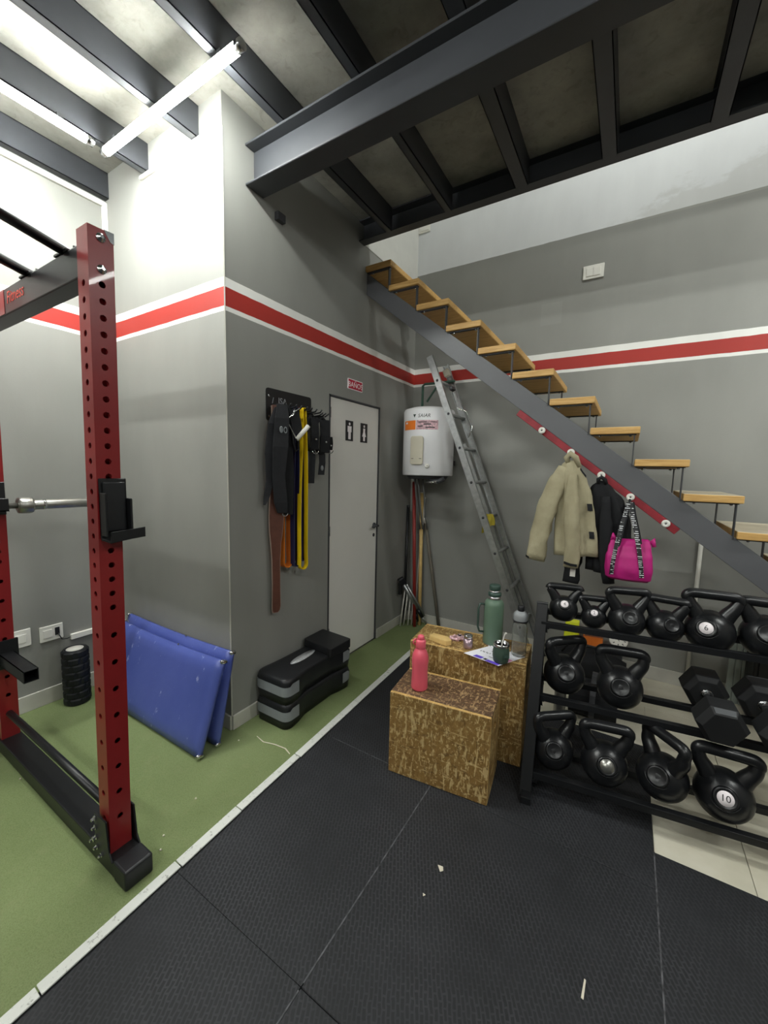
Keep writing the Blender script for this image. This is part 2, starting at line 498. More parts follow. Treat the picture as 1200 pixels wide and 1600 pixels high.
# blue vinyl
mt, t, b = nt('blue_gym_vinyl')
v = objco(t)
c = ramp(t, noise_fac(t, v, 3, 3), [(.3, '45539a'), (.7, '525fa6')])
wear = noise_fac(t, objco(t, (9, 9, 2.2), (0, .35, 0)), 1.6, 7, .8)
c = mixc(t, maprange(t, wear, .61, .66, 0, .8), c, 'b9c0e4')
t.links.new(c, b.inputs['Base Color']); b.inputs['Roughness'].default_value = .36
bump(t, b, noise_fac(t, v, 11, 3), .25, .008); BLUE = mt
# beige coat cloth
mt, t, b = nt('beige_coat_cloth')
v = objco(t)
c = ramp(t, noise_fac(t, v, 6, 4), [(.3, '948c70'), (.6, 'a8a083'), (.8, 'b5ad91')])
t.links.new(c, b.inputs['Base Color']); b.inputs['Roughness'].default_value = .85
bump(t, b, noise_fac(t, v, 18, 4, .6), .5, .012); COAT = mt
# strap with white lettering-like weave
mt, t, b = nt('black_strap_white_lettering')
v = objco(t)
w = N(t, 'ShaderNodeTexBrick'); w.inputs['Scale'].default_value = 1
w.inputs['Brick Width'].default_value = .05; w.inputs['Row Height'].default_value = .011
w.inputs['Mortar Size'].default_value = .0035; w.inputs['Mortar Smooth'].default_value = 0
mp = objco(t, (1, 1, 1), (PI/2, 0, 0)); t.links.new(mp, w.inputs['Vector'])
w.inputs['Color1'].default_value = (*lin('e8e8ea'), 1); w.inputs['Color2'].default_value = (*lin('bfc0c4'), 1)
w.inputs['Mortar'].default_value = (*lin('111114'), 1)
gaps = noise_fac(t, objco(t, (6, 6, 22)), 4, 1)
c = mixc(t, maprange(t, gaps, .52, .55, 0, 1), w.outputs['Color'], '111114')
t.links.new(c, b.inputs['Base Color']); b.inputs['Roughness'].default_value = .6; STRAPT = mt

# ================================================================== ROOM SHELL
floor = struct(MB().box(XL-.1, XR+.1, YF-.1, YB+.1, -.12, -.02).build('floor', GROUT))
def border_x(y): return -1.418-.0467*(y-2.435)          # the turf ends on a slightly skewed line
ys = [YF, -1.6, .3, 1.2, 2.1, 2.9, YB]
poly = [(XL, YF, -.02)] + [(border_x(y) if y < 3.1 else border_x(3.1), y, -.02) for y in ys] + [(XL, YB, -.02)]
# the turf fills the strip in front of the bathroom and the rack bay
tb = MB()
tb.prism([(XL, YF, -.019), (border_x(YF), YF, -.019), (border_x(YC), YC, -.019), (XL, YC, -.019)], (0, 0, .024))
tb.prism([(XD, YC, -.019), (border_x(YC), YC, -.019), (border_x(3.1), 3.1, -.019), (border_x(3.1), YB, -.019), (XD, YB, -.019)], (0, 0, .024))
tb.build('turf', TURF, floor)
joints = [-3.39, -2.6, -1.8, -1.0, -.2, .34, .765, 1.05, 1.43, 2.0, 2.46, 3.0]
for a, b_ in zip(joints[:-1], joints[1:]):
    hw = .021+random.uniform(-.002, .002); j = random.uniform(-.002, .002)
    MB().prism([(border_x(a)-hw+j, a+.002, .004), (border_x(a)+hw+j, a+.002, .004), (border_x(b_)+hw, b_-.002, .004), (border_x(b_)-hw, b_-.002, .004)], (0, 0, .006)).build('border_strip', STRIP, floor, .002)
# rubber mats 0.9 m square
def mat_piece(x0, x1, y0, y1):
    g = .0009
    MB().box(x0+g, x1-g, y0+g, y1-g, -.019, random.uniform(-.0012, .0006)).build('rubber_mat', RUBBER, floor, .002, 1)
for x0, x1, top in ((-.704, .196, 2.549),):
    y = top
    while y > YF: mat_piece(x0, x1, max(YF, y-.9), y); y -= .9
y = 3.449
def mat_edge(y0, y1):
    p = [(border_x(y0)-.0, y0+.0009, -.019), (-.704-.0009, y0+.0009, -.019), (-.704-.0009, y1-.0009, -.019), (border_x(y1), y1-.0009, -.019)]
    MB().prism(p, (0, 0, .019)).build('rubber_mat', RUBBER, floor)
while y > YF: mat_edge(max(YF, y-.9), y); y -= .9
for x0 in (.196, 1.096, 1.996):
    y = 1.822
    while y > YF: mat_piece(x0, min(XR, x0+.9), max(YF, y-.9), y); y -= .9
mat_piece(2.896, XR, YF, 1.822)
# pale dust caught in the mat joints
for x_, y0, y1 in ((.196, .93, 1.82), (.196, -.4, .90), (-.704, .76, 1.64), (-.704, -.3, .74)):
    MB().box(x_-.0022, x_+.0022, y0, y1, -.004, .0008).build('joint_dust', SEAMD, floor)
MB().box(-1.33, -.95, 1.6475, 1.6505, -.004, .0008).build('joint_dust', SEAMD, floor)
# cream tiles 0.6 m, under the weight rack and up to the back wall
gx = [-.704, -.69, -.09, .51, 1.11, 1.71, 2.31, 2.91, XR]
gy = [1.222, 1.822, 2.422, 3.022, YB]
for i in range(1, len(gx)-1):
    for j in range(len(gy)-1):
        x0, x1, y0, y1 = gx[i], gx[i+1], gy[j], gy[j+1]
        if j == 0: continue
        if x0 < .196: 
            if y1 <= 2.549: 
                if x1 <= .196: continue
                x0 = .196
            elif x1 <= .196: y0 = max(y0, 2.551)
        if x0 < .196 and y0 < 2.549 and x1 > .196:
            MB().box(x0+.001, .196, 2.551, y1-.001, -.019, -.008).build('floor_tile', TILE, floor); x0 = .196
        MB().box(x0+.0012, x1-.0012, y0+.0012, y1-.0012, -.019, -.008).build('floor_tile', TILE, floor, .0008, 1)

# walls
struct(MB().box(XL-.12, XL, YF-.1, YC+.1, -.02, ZTOP).build('wall_left', WALL))
struct(MB().box(XL-.12, XD-.0006, YC-.001, YC+.1, -.02, ZTOP).build('wall_block', WALL))
DY0, DY1, DZ1 = 2.218, 2.884, 2.022
wd = MB()
wd.box(XD-.1, XD, YC, DY0, -.02, ZTOP).box(XD-.1, XD, DY1, YB+.1, -.02, ZTOP).box(XD-.1, XD, DY0, DY1, DZ1, ZTOP)
struct(wd.build('wall_bathroom', WALL))
struct(MB().box(XD-.1, XR+.1, YB, YB+.12, -.02, ZTOP).build('wall_back', WALLB))
struct(MB().box(XR, XR+.12, YF-.1, YB, -.02, ZTOP).build('wall_right', WALL))
struct(MB().box(XL-.12, XR+.12, YF-.12, YF, -.02, ZTOP).build('wall_front', WALL))
struct(MB().box(XL-.12, XR+.12, YF-.12, YB+.12, ZTOP, ZTOP+.1).build('roof_upper_floor', CONC))
# skirting
def skirt(name, a, b_, n, h=.085, t_=.012):
    a, b_, n = V(a), V(b_), V(n)
    p = [a, b_, b_+n*t_, a+n*t_]
    struct(MB().prism(p, (0, 0, h)).build(name, SKIRT, None, .002, 1))
skirt('baseboard_bathroom_near', (XD, YC+.0, .005), (XD, DY0-.02, .005), (1, 0, 0))
skirt('baseboard_bathroom_far', (XD, DY1+.012, .005), (XD, YB, .005), (1, 0, 0))
skirt('baseboard_block', (XL, YC, .005), (XD, YC, .005), (0, -1, 0))
skirt('baseboard_left', (XL, YF, .005), (XL, YC, .005), (1, 0, 0), .1)
skirt('baseboard_back', (XD, YB, -.008), (XR, YB, -.008), (0, -1, 0), .1)
# thin metal bead on the outer corner
struct(MB().bar((XD+.001, YC-.001, .09), (XD+.001, YC-.001, 3.16), .006, .006, (1, 1, 0)).build('trim_1', SKIRT))
# white cable raceways
struct(MB().box(-2.555, XD+.004, YC-.018, YC, 3.148, 3.166).build('trim_2', WHITE, None, .003, 1))
struct(MB().box(XL, XL+.02, YF, YC, 3.125, 3.155).build('trim_3', WHITE, None, .003, 1))
struct(MB().box(XL+.001, XL+.02, YC-.03, YC, 2.36, 3.125).build('trim_4', WHITE, None, .003, 1))
struct(MB().box(XL, XL+.02, 1.052, YC-.002, .372, .408).build('trim_5', WHITE, None, .003, 1))
# white conduit on the back wall under the stair
struct(MB().tube([(.457, YB-.014, .0), (.457, YB-.014, 1.08)], .013, 10).build('trim_6', SKIRT))

# bathroom door
door = struct(MB().box(XD-.045, XD-.006, 2.234, 2.873, .012, 2.008).build('door_1', DOORW, None, .002, 1),
              'tall narrow white door with two black pictograms', 'door')
fr = MB().box(XD-.06, XD+.003, DY0, DY0+.014, .006, DZ1).box(XD-.06, XD+.003, DY1-.01, DY1, .006, DZ1).box(XD-.06, XD+.003, DY0, DY1, DZ1-.012, DZ1)
fr.build('door_frame', STEELD, door)
for hz in (1.9, .28, 1.05):
    MB().tube([(XD-.003, DY0+.017, hz-.035), (XD-.003, DY0+.017, hz+.035)], .007, 8).build('hinge', CHROME, door)
hd = MB(); hd.lathe([(.024, 0), (.024, .006), (.012, .01), (.010, .045)], 16, frame((XD-.006, 2.835, 1.03), (1, 0, 0)))
hd.tube([(XD+.036, 2.838, 1.03), (XD+.04, 2.80, 1.032), (XD+.038, 2.745, 1.028)], [.010, .009, .007], 10)
hd.build('handle', STEELD, door)
MB().lathe([(.015, 0), (.015, .004), (.006, .005)], 14, frame((XD-.006, 2.833, .948), (1, 0, 0))).build('keyhole_plate', STEELD, door)
for i, (y0, y1) in enumerate(((2.418, 2.511), (2.612, 2.706))):
    pl = MB().box(XD-.006, XD-.003, y0, y1, 1.716, 1.866).build('pictogram_plate', INK, door)
    c = (y0+y1)/2; X0 = XD-.0028
    fg = MB()
    fg.lathe([(0, 0), (.0105, 0), (.0105, .0012), (0, .0012)], 14, frame((X0, c, 1.842), (1, 0, 0)))
    def flat(pts): fg.prism([(X0, c+a, z) for a, z in pts], (.0012, 0, 0))
    if i == 0:
        flat([(-.024, 1.826), (.024, 1.826), (.024, 1.782), (.015, 1.782), (.015, 1.728), (-.015, 1.728), (-.015, 1.782), (-.024, 1.782)])
    else:
        flat([(-.013, 1.826), (.013, 1.826), (.012, 1.80), (-.012, 1.80)]); flat([(-.012, 1.80), (.012, 1.80), (.026, 1.762), (-.026, 1.762)])
        flat([(-.011, 1.762), (.011, 1.762), (.011, 1.728), (-.011, 1.728)])
    fg.build('pictogram_figure', SIGNW, pl)

# ------------------------------------------------------------------ ceiling: slab, joists, beams
cs = MB()
cs.box(XL-.1, XR+.1, YF-.1, 2.62, ZS, ZS+.12).box(1.9, XR+.1, 2.62, YB, ZS, ZS+.12)
ceil = struct(cs.build('ceiling', CONC))
JX = [-2.525, -2.052, -1.593, -1.146, -.70, -.25, .20, .65, 1.10, 1.55, 2.0, 2.45, 2.9]
def cjoist(x, y0, y1):
    w, t_ = (.045 if x < -1 else .072), .004
    q = MB()
    q.box(x+w-t_, x+w, y0, y1, ZJ, ZS).box(x, x+w, y0, y1, ZJ, ZJ+t_).box(x, x+w, y0, y1, ZS-t_, ZS)
    q.box(x, x+t_, y0, y1, ZJ, ZJ+.014)
    q.build('joist', JOISTM, ceil)
cjoist(XL+.001, YF, YC)
for x in JX: cjoist(x, YF, YC if x < XD-.01 else 2.55)
# charcoal boards between the joists from the fourth joist on
edges = JX[3:]+[XR+.0]
for a, b_ in zip(edges[:-1], edges[1:]):
    for y0, y1 in ((YF, -1.2), (-1.195, .9), (.905, 2.55)):
        MB().box(a+(.046 if a < -1 else .073), b_-.001, y0, y1, ZS-.012, ZS-.001).build('ceiling_board', CONC, ceil)
# main I-beam and the rim channel of the stair opening
def ibeam(y, z0, z1, fw, ft, wt, x0, x1):
    q = MB().box(x0, x1, y-fw/2, y+fw/2, z0, z0+ft).box(x0, x1, y-fw/2, y+fw/2, z1-ft, z1).box(x0, x1, y-wt/2, y+wt/2, z0+ft, z1-ft)
    return q
ibeam(1.58, 2.968, ZJ, .122, .011, .010, XD, XR).build('main_beam', BEAMM, ceil, .0025, 1)
rm = MB().box(XD, 1.9, 2.606, 2.612, 3.172, ZS+.11).box(XD, 1.9, 2.545, 2.612, 3.172, 3.18).box(XD, 1.9, 2.545, 2.612, ZS-.01, ZS-.001)
rm.build('rim_channel', JOISTM, ceil)
MB().box(1.9, 1.93, 2.62, YB, 3.18, ZS+.12).build('rim_channel', JOISTM, ceil)
struct(MB().box(XD+.0005, XD+.004, 2.615, YB, 3.18, ZTOP).build('wall_stairwell', WALLW))
MB().box(XD+.0, XD+.03, 1.72, 1.78, 2.90, 2.945).build('junction_box', STEELD, ceil, .003)

# ------------------------------------------------------------------ LED tubes
def led(a, b_, label, group='LED tubes under the ceiling joists', name='led_tube_lamp'):
    off = name.endswith('_offscreen')
    a, b_ = V(a), V(b_); d = (b_-a).normalized()
    t_ = thing(name, label, 'lamp', (a+b_)/2, group=group)
    side = d.cross(V((0, 0, 1))).normalized()
    p0, p1 = a+d*.03, b_-d*.03
    def shell(a0, a1, r, n):
        return [[p+side*(r*math.cos(a0+(a1-a0)*i/n))+V((0, 0, r*math.sin(a0+(a1-a0)*i/n))) for i in range(n+1)] for p in (p0, p1)]
    MB().loft(shell(-PI*1.14, PI*.14, .0205, 12), True, True, False).build(name.replace('_offscreen', '_diffuser_offscreen') if off else 'diffuser', TUBE, t_)
    MB().loft(shell(PI*.14, PI*.86, .0208, 8), True, True).build('housing', WHITE, t_)
    for p, s_ in ((a, 1), (b_, -1)):
        MB().tube([p, p+d*s_*.032], .0212, 12).build('end_cap', CHROME, t_)
    for k in (.12, .88):
        p = a.lerp(b_, k)
        MB().box(p.x-.012, p.x+.012, p.y-.012, p.y+.012, p.z+.012, ZJ if p.z < 4 else ZTOP).build('clip', STEELD, t_)
    return t_
led((-2.50, 1.157, 3.135), (-1.405, 1.163, 3.135), 'glowing white LED tube crossing under the joists beside the bathroom corner')
led((-2.475, -.09, 3.135), (-2.47, 1.095, 3.135), 'glowing white LED tube running along a joist towards the other tube')
G = 'LED tubes further into the gym'
led((.75, .15, 3.135), (1.95, .15, 3.135), 'white LED tube under the joists over the mats before the weight rack', G, 'led_tube_over_mats_offscreen')
led((-.9, -1.8, 3.135), (.3, -1.8, 3.135), 'white LED tube under the joists across the middle of the gym', G, 'led_tube_mid_gym_offscreen')
led((-2.6, -1.9, 3.135), (-1.4, -1.9, 3.135), 'white LED tube under the joists over the turf end of the gym', G, 'led_tube_over_turf_offscreen')
led((1.25, 2.05, 3.135), (2.45, 2.05, 3.135), 'white LED tube between the main beam and the foot of the stair', G, 'led_tube_by_stair_foot_offscreen')
led((-.6, 2.2, 5.3), (1.8, 2.2, 5.3), 'white LED tube lighting the floor above the stair opening', None, 'led_tube_upper_floor_offscreen')
cl = thing('cable_clip', 'small pair of white cable clips on the concrete beside the glowing tube', 'cable clip', (-1.36, 1.14, ZS))
for dx in (0, .018): MB().box(-1.37+dx, -1.36+dx, 1.10, 1.13, ZS-.012, ZS-.001).build('clip', WHITE, cl, .002, 1)

# ================================================================== STAIRCASE
st = thing('staircase', 'open staircase with pine treads on grey steel stringers against the back wall', 'staircase', (1.9, 2.9, 0))
SX = lambda x: 1.571-.7775*x
SB = lambda x: 1.419-.7775*x
def stringer(y0, y1):
    fl = .05 if y1 > y0 else -.05
    q = MB()
    x0, x1 = XD+.001, 1.816
    top = [(x0, SX(x0)), (2.005, SX(2.005)), (2.005, 0.0), (SB(0)/.7775, 0.0), (x0, SB(x0))]
    q.prism([(x, y0, z) for x, z in top], (0, y1-y0, 0))
    return q
stringer(2.655, 2.672).build('stringer', STRM, st, .002, 1)
stringer(3.165, 3.182).build('stringer', STRM, st, .002, 1)
TW = .247
for k in range(-7, 10):
    xr, zt = .499-.2335*k, 1.414+.1803*k
    if xr-TW < XD+.002: x0 = XD+.002
    else: x0 = xr-TW
    o = MB().box(x0, xr, 2.632, 3.235, zt-.040, zt).build('tread', TREADE, st, .005, 2)
    o.data.materials.append(TREADT)
    for p in o.data.polygons:
        if p.normal.z > .9: p.material_index = 1
    for y in (2.664, 3.173):
        xb = xr-.022
        q = MB().box(xb-.006, xb, y-.014, y+.014, SX(xb)-.01, zt-.04).box(x0+.004, xr-.016, y-.014, y+.014, zt-.046, zt-.04)
        q.build('tread_bracket', STEELD, st)
        for dx in (.05, TW-.045):
            MB().lathe([(.007, 0), (.007, .006), (.003, .009)], 8, frame((x0+dx, y+.0, zt-.046), (0, 0, -1))).build('bolt', CHROME, st)

# ================================================================== POWER RACK
LEAN = .030
rk = thing('power_rack', 'red and black steel power rack standing on the turf', 'power rack', (-1.555, .652, .005))
def upright(x0, x1, y0, y1, zt, side):
    """perforated square tube; leans slightly to +X like the one in the room"""
    q = MB(); z0 = .012
    def P3(x, y, z): return V((x+LEAN*(z-.07), y, z))
    holes = [zt-.03-.10*i for i in range(0)]
    zs = [2.06-.0502*i for i in range(22)]
    zs += [zs[-1]-.1*i for i in range(1, 10)]
    zs = [z for z in zs if z > .2]
    hr = .0105
    def face(fn, w):
        zprev = zt
        c = w/2
        for h in zs:
            a, b_ = h+.02, h-.02
            if zprev-a > 1e-4: q.add([fn(0, zprev), fn(w, zprev), fn(w, a), fn(0, a)], [(0, 1, 2, 3)])
            out = [(0, a), (c, a), (w, a), (w, h), (w, b_), (c, b_), (0, b_), (0, h)]
            inn = [(c+hr*math.cos(t_), h+hr*math.sin(t_)) for t_ in (PI*.75, PI/2, PI*.25, 0, -PI*.25, -PI/2, -PI*.75, PI)]
            vs = [fn(*p) for p in out]+[fn(*p) for p in inn]+[fn(p[0], p[1], .004) for p in inn]
            q.add(vs, [(i, (i+1) % 8, 8+(i+1) % 8, 8+i) for i in range(8)]+[(8+i, 8+(i+1) % 8, 16+(i+1) % 8, 16+i) for i in range(8)])
            zprev = b_
        q.add([fn(0, zprev), fn(w, zprev), fn(w, z0), fn(0, z0)], [(0, 1, 2, 3)])
    wx, wy = x1-x0, y1-y0
    face(lambda a, z, d=0: P3(x1-d, y0+a, z), wy)
    face(lambda a, z, d=0: P3(x0+d, y0+a, z), wy)
    face(lambda a, z, d=0: P3(x0+a, y0+d, z), wx)
    face(lambda a, z, d=0: P3(x0+a, y1-d, z), wx)
    q.add([P3(x0, y0, zt), P3(x1, y0, zt), P3(x1, y1, zt), P3(x0, y1, zt)], [(0, 1, 2, 3)])
    # dark core so the holes read as holes
    o = q.build('upright', RED, rk)
    return o
def lx(x, z): return x+LEAN*(z-.07)
FX0, FX1, FY0, FY1 = -1.592, -1.519, .617, .690
RX0, RX1 = -2.72, -2.647
for dy in (0, -1.16):
    y0, y1 = FY0+dy, FY1+dy
    upright(FX0, FX1, y0, y1, 2.225, 1)
    upright(RX0, RX1, y0, y1, 2.225, 1)
    # foot rail along the floor, rubber end caps
    MB().box(-2.86, -1.475, y0-.008, y1+.008, .006, .075).build('foot_rail', BLACKM, rk, .004)
    MB().box(-1.476, -1.392, y0-.012, y1+.012, .006, .082).build('rubber_end_cap', STEPB, rk, .008, 3)
    # gusset plates and bolts
    for yy in (y0-.014, y1+.008):
        g = MB()
        g.prism([(-1.602, yy, .07), (-1.48, yy, .07), (-1.50, yy, .10), (-1.514, yy, .215), (-1.598, yy, .215)], (0, .006, 0))
        gp = g.build('gusset_plate', BLACKM, rk, .001, 1)
        if yy < y0:
            for bx, bz in ((-1.585, .20), (-1.583, .165), (-1.58, .128), (-1.605, .105), (-1.577, .09), (-1.545, .075)):
                MB().lathe([(.0095, 0), (.0095, .007), (.0055, .008), (.0055, .016), (.002, .018)], 6, frame((bx, yy, bz), (0, -1, 0)), False).build('bolt', CHROME, gp)
    # crossbeam under the top, runs along X
    zc = 2.138
    MB().box(lx(RX1, zc), lx(FX0, zc), y0+.004, y1-.004, zc-.052, zc+.046).build('top_beam', BLACKM, rk, .004)
    # lower brace
    MB().tube([(RX1, (y0+y1)/2, .205), (FX0, (y0+y1)/2, .205)], .0155, 12).build('lower_brace', BLACKM, rk)
# lettering and red end of the front top beam
text_part('Fitness', .064, simple('red_lettering', 'd8564a', .5, var=.03), rk,
          frame((-2.07, FY0+.0035, 2.142), (0, -1, 0), (1, 0, 0)), extrude=.0008, shear=.15)
MB().box(-2.40, -2.185, FY0+.0025, FY0+.006, 2.09, 2.182).build('red_badge', RED, rk)
# angled pull-up bars with flange plates and nuts
for (xa, xb) in ((-1.655, -1.33), (-1.965, -1.56)):
    ya, yb = FY0+.03, -.52
    za = 2.196
    # the far ends rest on the crossbeam of the other side
    MB().tube([(xa, ya, za), (xa+(xb-xa)*.5, .3, za), (xa+(xb-xa)*.5-.02, -.2, za), (xa, yb, za)], .0165, 12).build('pull_up_bar', BLACKM, rk)
    for yy in (ya, yb):
        fp = MB().box(xa-.045, xa+.05, yy-.03, yy+.03, 2.184, 2.192).build('bar_flange', BLACKM, rk, .001, 1)
        for dx in (-.033, .036):
            MB().lathe([(.011, 0), (.011, .009), (.006, .01), (.006, .02)], 6, frame((xa+dx, yy, 2.192), (0, 0, 1)), False).build('nut', CHROME, fp)
# bolts with washers at the top of the front upright, chrome cap corner
for z in (2.165, 2.20):
    pass
for z in (2.198, 2.105):
    xx = lx(FX1, z)
    MB().lathe([(.0135, 0), (.0135, .003), (.010, .003), (.010, .007), (.005, .007), (.005, .013)], 14, frame((xx, FY0+.036, z), (1, 0, 0))).build('bolt', CHROME, rk)
MB().prism([(lx(FX1, 2.2)+.0005, FY0+.045, 2.2265), (lx(FX1, 2.2)+.0005, FY1+.001, 2.2265), (lx(FX1, 2.2)+.0005, FY1+.001, 2.192), (lx(FX1, 2.2)+.0005, FY0+.062, 2.196)], (.002, 0, 0)).build('steel_corner_tag', CHROME, rk)
# J-cup on the front upright
def jcup(x, y0, y1, zb, arm=.075):
    q = MB()
    q.box(x, x+.008, y0-.004, y1+.004, zb, zb+.205).box(x, x+arm, y0+.004, y0+.012, zb+.0, zb+.15).build
    o = q.build('j_cup', BLACKM, rk, .002, 1)
    MB().box(x+.008, x+.02, y0+.014, y1-.004, zb+.02, zb+.15).build('cup_pad', STEPB, o, .004)
    return o
xj = lx(FX1, 1.35)+.001
jc = MB()
jc.box(xj, xj+.008, FY0+.004, FY1+.014, 1.252, 1.452)
jc.box(xj, xj+.045, FY0+.004, FY0+.010, 1.262, 1.405)
jc.box(xj, xj+.045, FY1+.008, FY1+.014, 1.262, 1.385)
jo = jc.build('j_cup', BLACKM, rk, .002, 1)
MB().box(xj+.008, xj+.020, FY0+.012, FY1+.006, 1.275, 1.44).build('cup_pad', STEPB, jo, .004)
lp = MB().prism([(xj+.006, FY0+.004, 1.246), (xj+.05, FY0+.012, 1.240), (xj+.055, FY1+.045, 1.252), (xj+.012, FY1+.045, 1.252)], (0, 0, .008))
lp.prism([(xj+.05, FY0+.012, 1.244), (xj+.055, FY0+.012, 1.244), (xj+.060, FY1+.045, 1.252), (xj+.055, FY1+.045, 1.252)], (0, 0, .034))
lp.build('cup_lip', BLACKM, jo, .001, 1)
MB().lathe([(.008, 0), (.008, .006)], 10, frame((xj+.008, FY0+.036, 1.432), (1, 0, 0))).build('bolt', CHROME, jo)
# spotter arm on the rear upright with its chrome pin
xs = lx(RX1, .52)
sp = MB()
sp.box(xs, xs+.012, FY0-.012, FY1+.012, .455, .60)
L0, L1 = xs+.01, xs+.33
w2, t2 = .028, .003
yc_ = (FY0+FY1)/2
for zz in (.482, .482+.056-t2): sp.box(L0, L1, yc_-w2, yc_+w2, zz, zz+t2)
for yy in (yc_-w2, yc_+w2-t2): sp.box(L0, L1, yy, yy+t2, .482, .538)
so = sp.build('spotter_arm', BLACKM, rk)
pin = MB().lathe([(.02, 0), (.02, .012), (.009, .014), (.009, .05), (.014, .052), (.014, .06)], 14, frame((xs-.03, FY0-.02, .57), (.3, -1, .15)))
pin.build('locking_pin', CHROME, so)
# rear J-cups that hold the bar
for dy in (0, -1.16):
    x = lx(RX1, 1.3)+.001
    q = MB().box(x, x+.007, FY0+dy, FY1+dy, 1.24, 1.40).box(x, x+.085, FY0+dy+.01, FY1+dy-.01, 1.262, 1.270).box(x+.078, x+.085, FY0+dy+.01, FY1+dy-.01, 1.262, 1.325)
    q.build('j_cup', BLACKM, rk, .002, 1)

# barbell on the rear J-cups
BX, BZ = -2.572, 1.3
bb = thing('barbell', 'steel barbell with thick sleeve and collar racked across the red uprights', 'barbell', (BX, .1, BZ))
MB().tube([(BX, -1.27, BZ-.0155), (BX, .74, BZ-.0155)], .0142, 14).build('shaft', BRUSH, bb)
for s_, y in ((1, .722), (-1, -1.19)):
    MB().lathe([(.026, 0), (.039, .004), (.041, .012), (.041, .052), (.038, .060), (.030, .062)], 24, frame((BX, y, BZ-.0155), (0, s_, 0))).build('collar', BRUSH, bb)
    MB().lathe([(.0245, .06), (.0252, .065), (.0252, .415), (.022, .42)], 20, frame((BX, y, BZ-.0155), (0, s_, 0))).build('sleeve', BRUSH, bb)
    MB().lathe([(.0268, .10), (.0268, .112)], 20, frame((BX, y, BZ-.0155), (0, s_, 0))).build('snap_ring', CHROME, bb)

# ================================================================== BLUE MATS
def gym_mat(label, yb, yt, xl, xr, zt_, th, skew=0):
    a = V((xl, yb, .006)); up = V((0, yt-yb, zt_)); ht = up.length; upn = up.normalized(); nn = V((1, 0, 0)).cross(upn).normalized()
    if nn.y > 0: nn = -nn
    t_ = thing('gym_mat', label, 'gym mat', ((xl+xr)/2, yb, .006), group='blue gym mats leaning by the bathroom corner')
    nx, nz = 22, 12; w = xr-xl
    rings = []
    q = MB(); grid = {}
    vs = []; fs = []
    for s_ in (1, -1):
        for i in range(nx+1):
            for j in range(nz+1):
                u_, v_ = i/nx, j/nz
                e = min(u_, 1-u_)*w; f_ = min(v_, 1-v_)*ht
                puff = min(1, min(e, f_)/.05)
                puff = math.sqrt(max(0, 1-(1-puff)**2))
                wv = noise.noise(V((u_*3+yb*7, v_*2.2, s_*3.1)))*.006
                off = s_*(th/2*(.35+.65*puff)+wv*puff)
                sag = -.010*math.sin(u_*PI)*v_ + skew*(1-u_)*v_
                vs.append(a+V((w*u_, 0, 0))+upn*(ht*v_+sag)+nn*(th/2)+nn*off)
    M_ = (nx+1)*(nz+1)
    idx = lambda s_, i, j: s_*M_+i*(nz+1)+j
    for s_ in (0, 1):
        for i in range(nx):
            for j in range(nz): fs.append((idx(s_, i, j), idx(s_, i+1, j), idx(s_, i+1, j+1), idx(s_, i, j+1)))
    for i in range(nx):
        for j in (0, nz): fs.append((idx(0, i, j), idx(0, i+1, j), idx(1, i+1, j), idx(1, i, j)))
    for j in range(nz):
        for i in (0, nx): fs.append((idx(0, i, j), idx(0, i, j+1), idx(1, i, j+1), idx(1, i, j)))
    q.add(vs, fs, True)
    q.build('cover', BLUE, t_)
    for u_ in (0, 1):
        for v_ in (0, 1):
            p = a+V((w*u_, 0, 0))+upn*(ht*v_+(skew*(1-u_) if v_ else 0))+nn*(th/2)
            c = p+V((.006 if u_ == 0 else -.006, 0, 0))+upn*(.009 if v_ == 0 else -.006)
            MB().lathe([(0, -.42*th), (.007, -.40*th), (.0115, -.25*th), (.0115, .25*th), (.007, .40*th), (0, .42*th)], 12, frame(c, nn)).build('corner_cap', CHROME, t_)
    MB().lathe([(.007, 0), (.005, .004), (0, .005)], 10, frame(a+V((w*.62, 0, 0))+upn*(ht-.008)+nn*(th*.8), nn)).build('snap_button', CHROME, t_)
    return t_
gym_mat('blue vinyl gym mat standing in front of another, scuffed white across its face', 1.158, 1.315, -2.80, -1.760, .458, .05, -.012)
gym_mat('blue vinyl gym mat pressed between the scuffed mat and the wall', 1.268, 1.372, -2.845, -1.765, .488, .045, -.012)

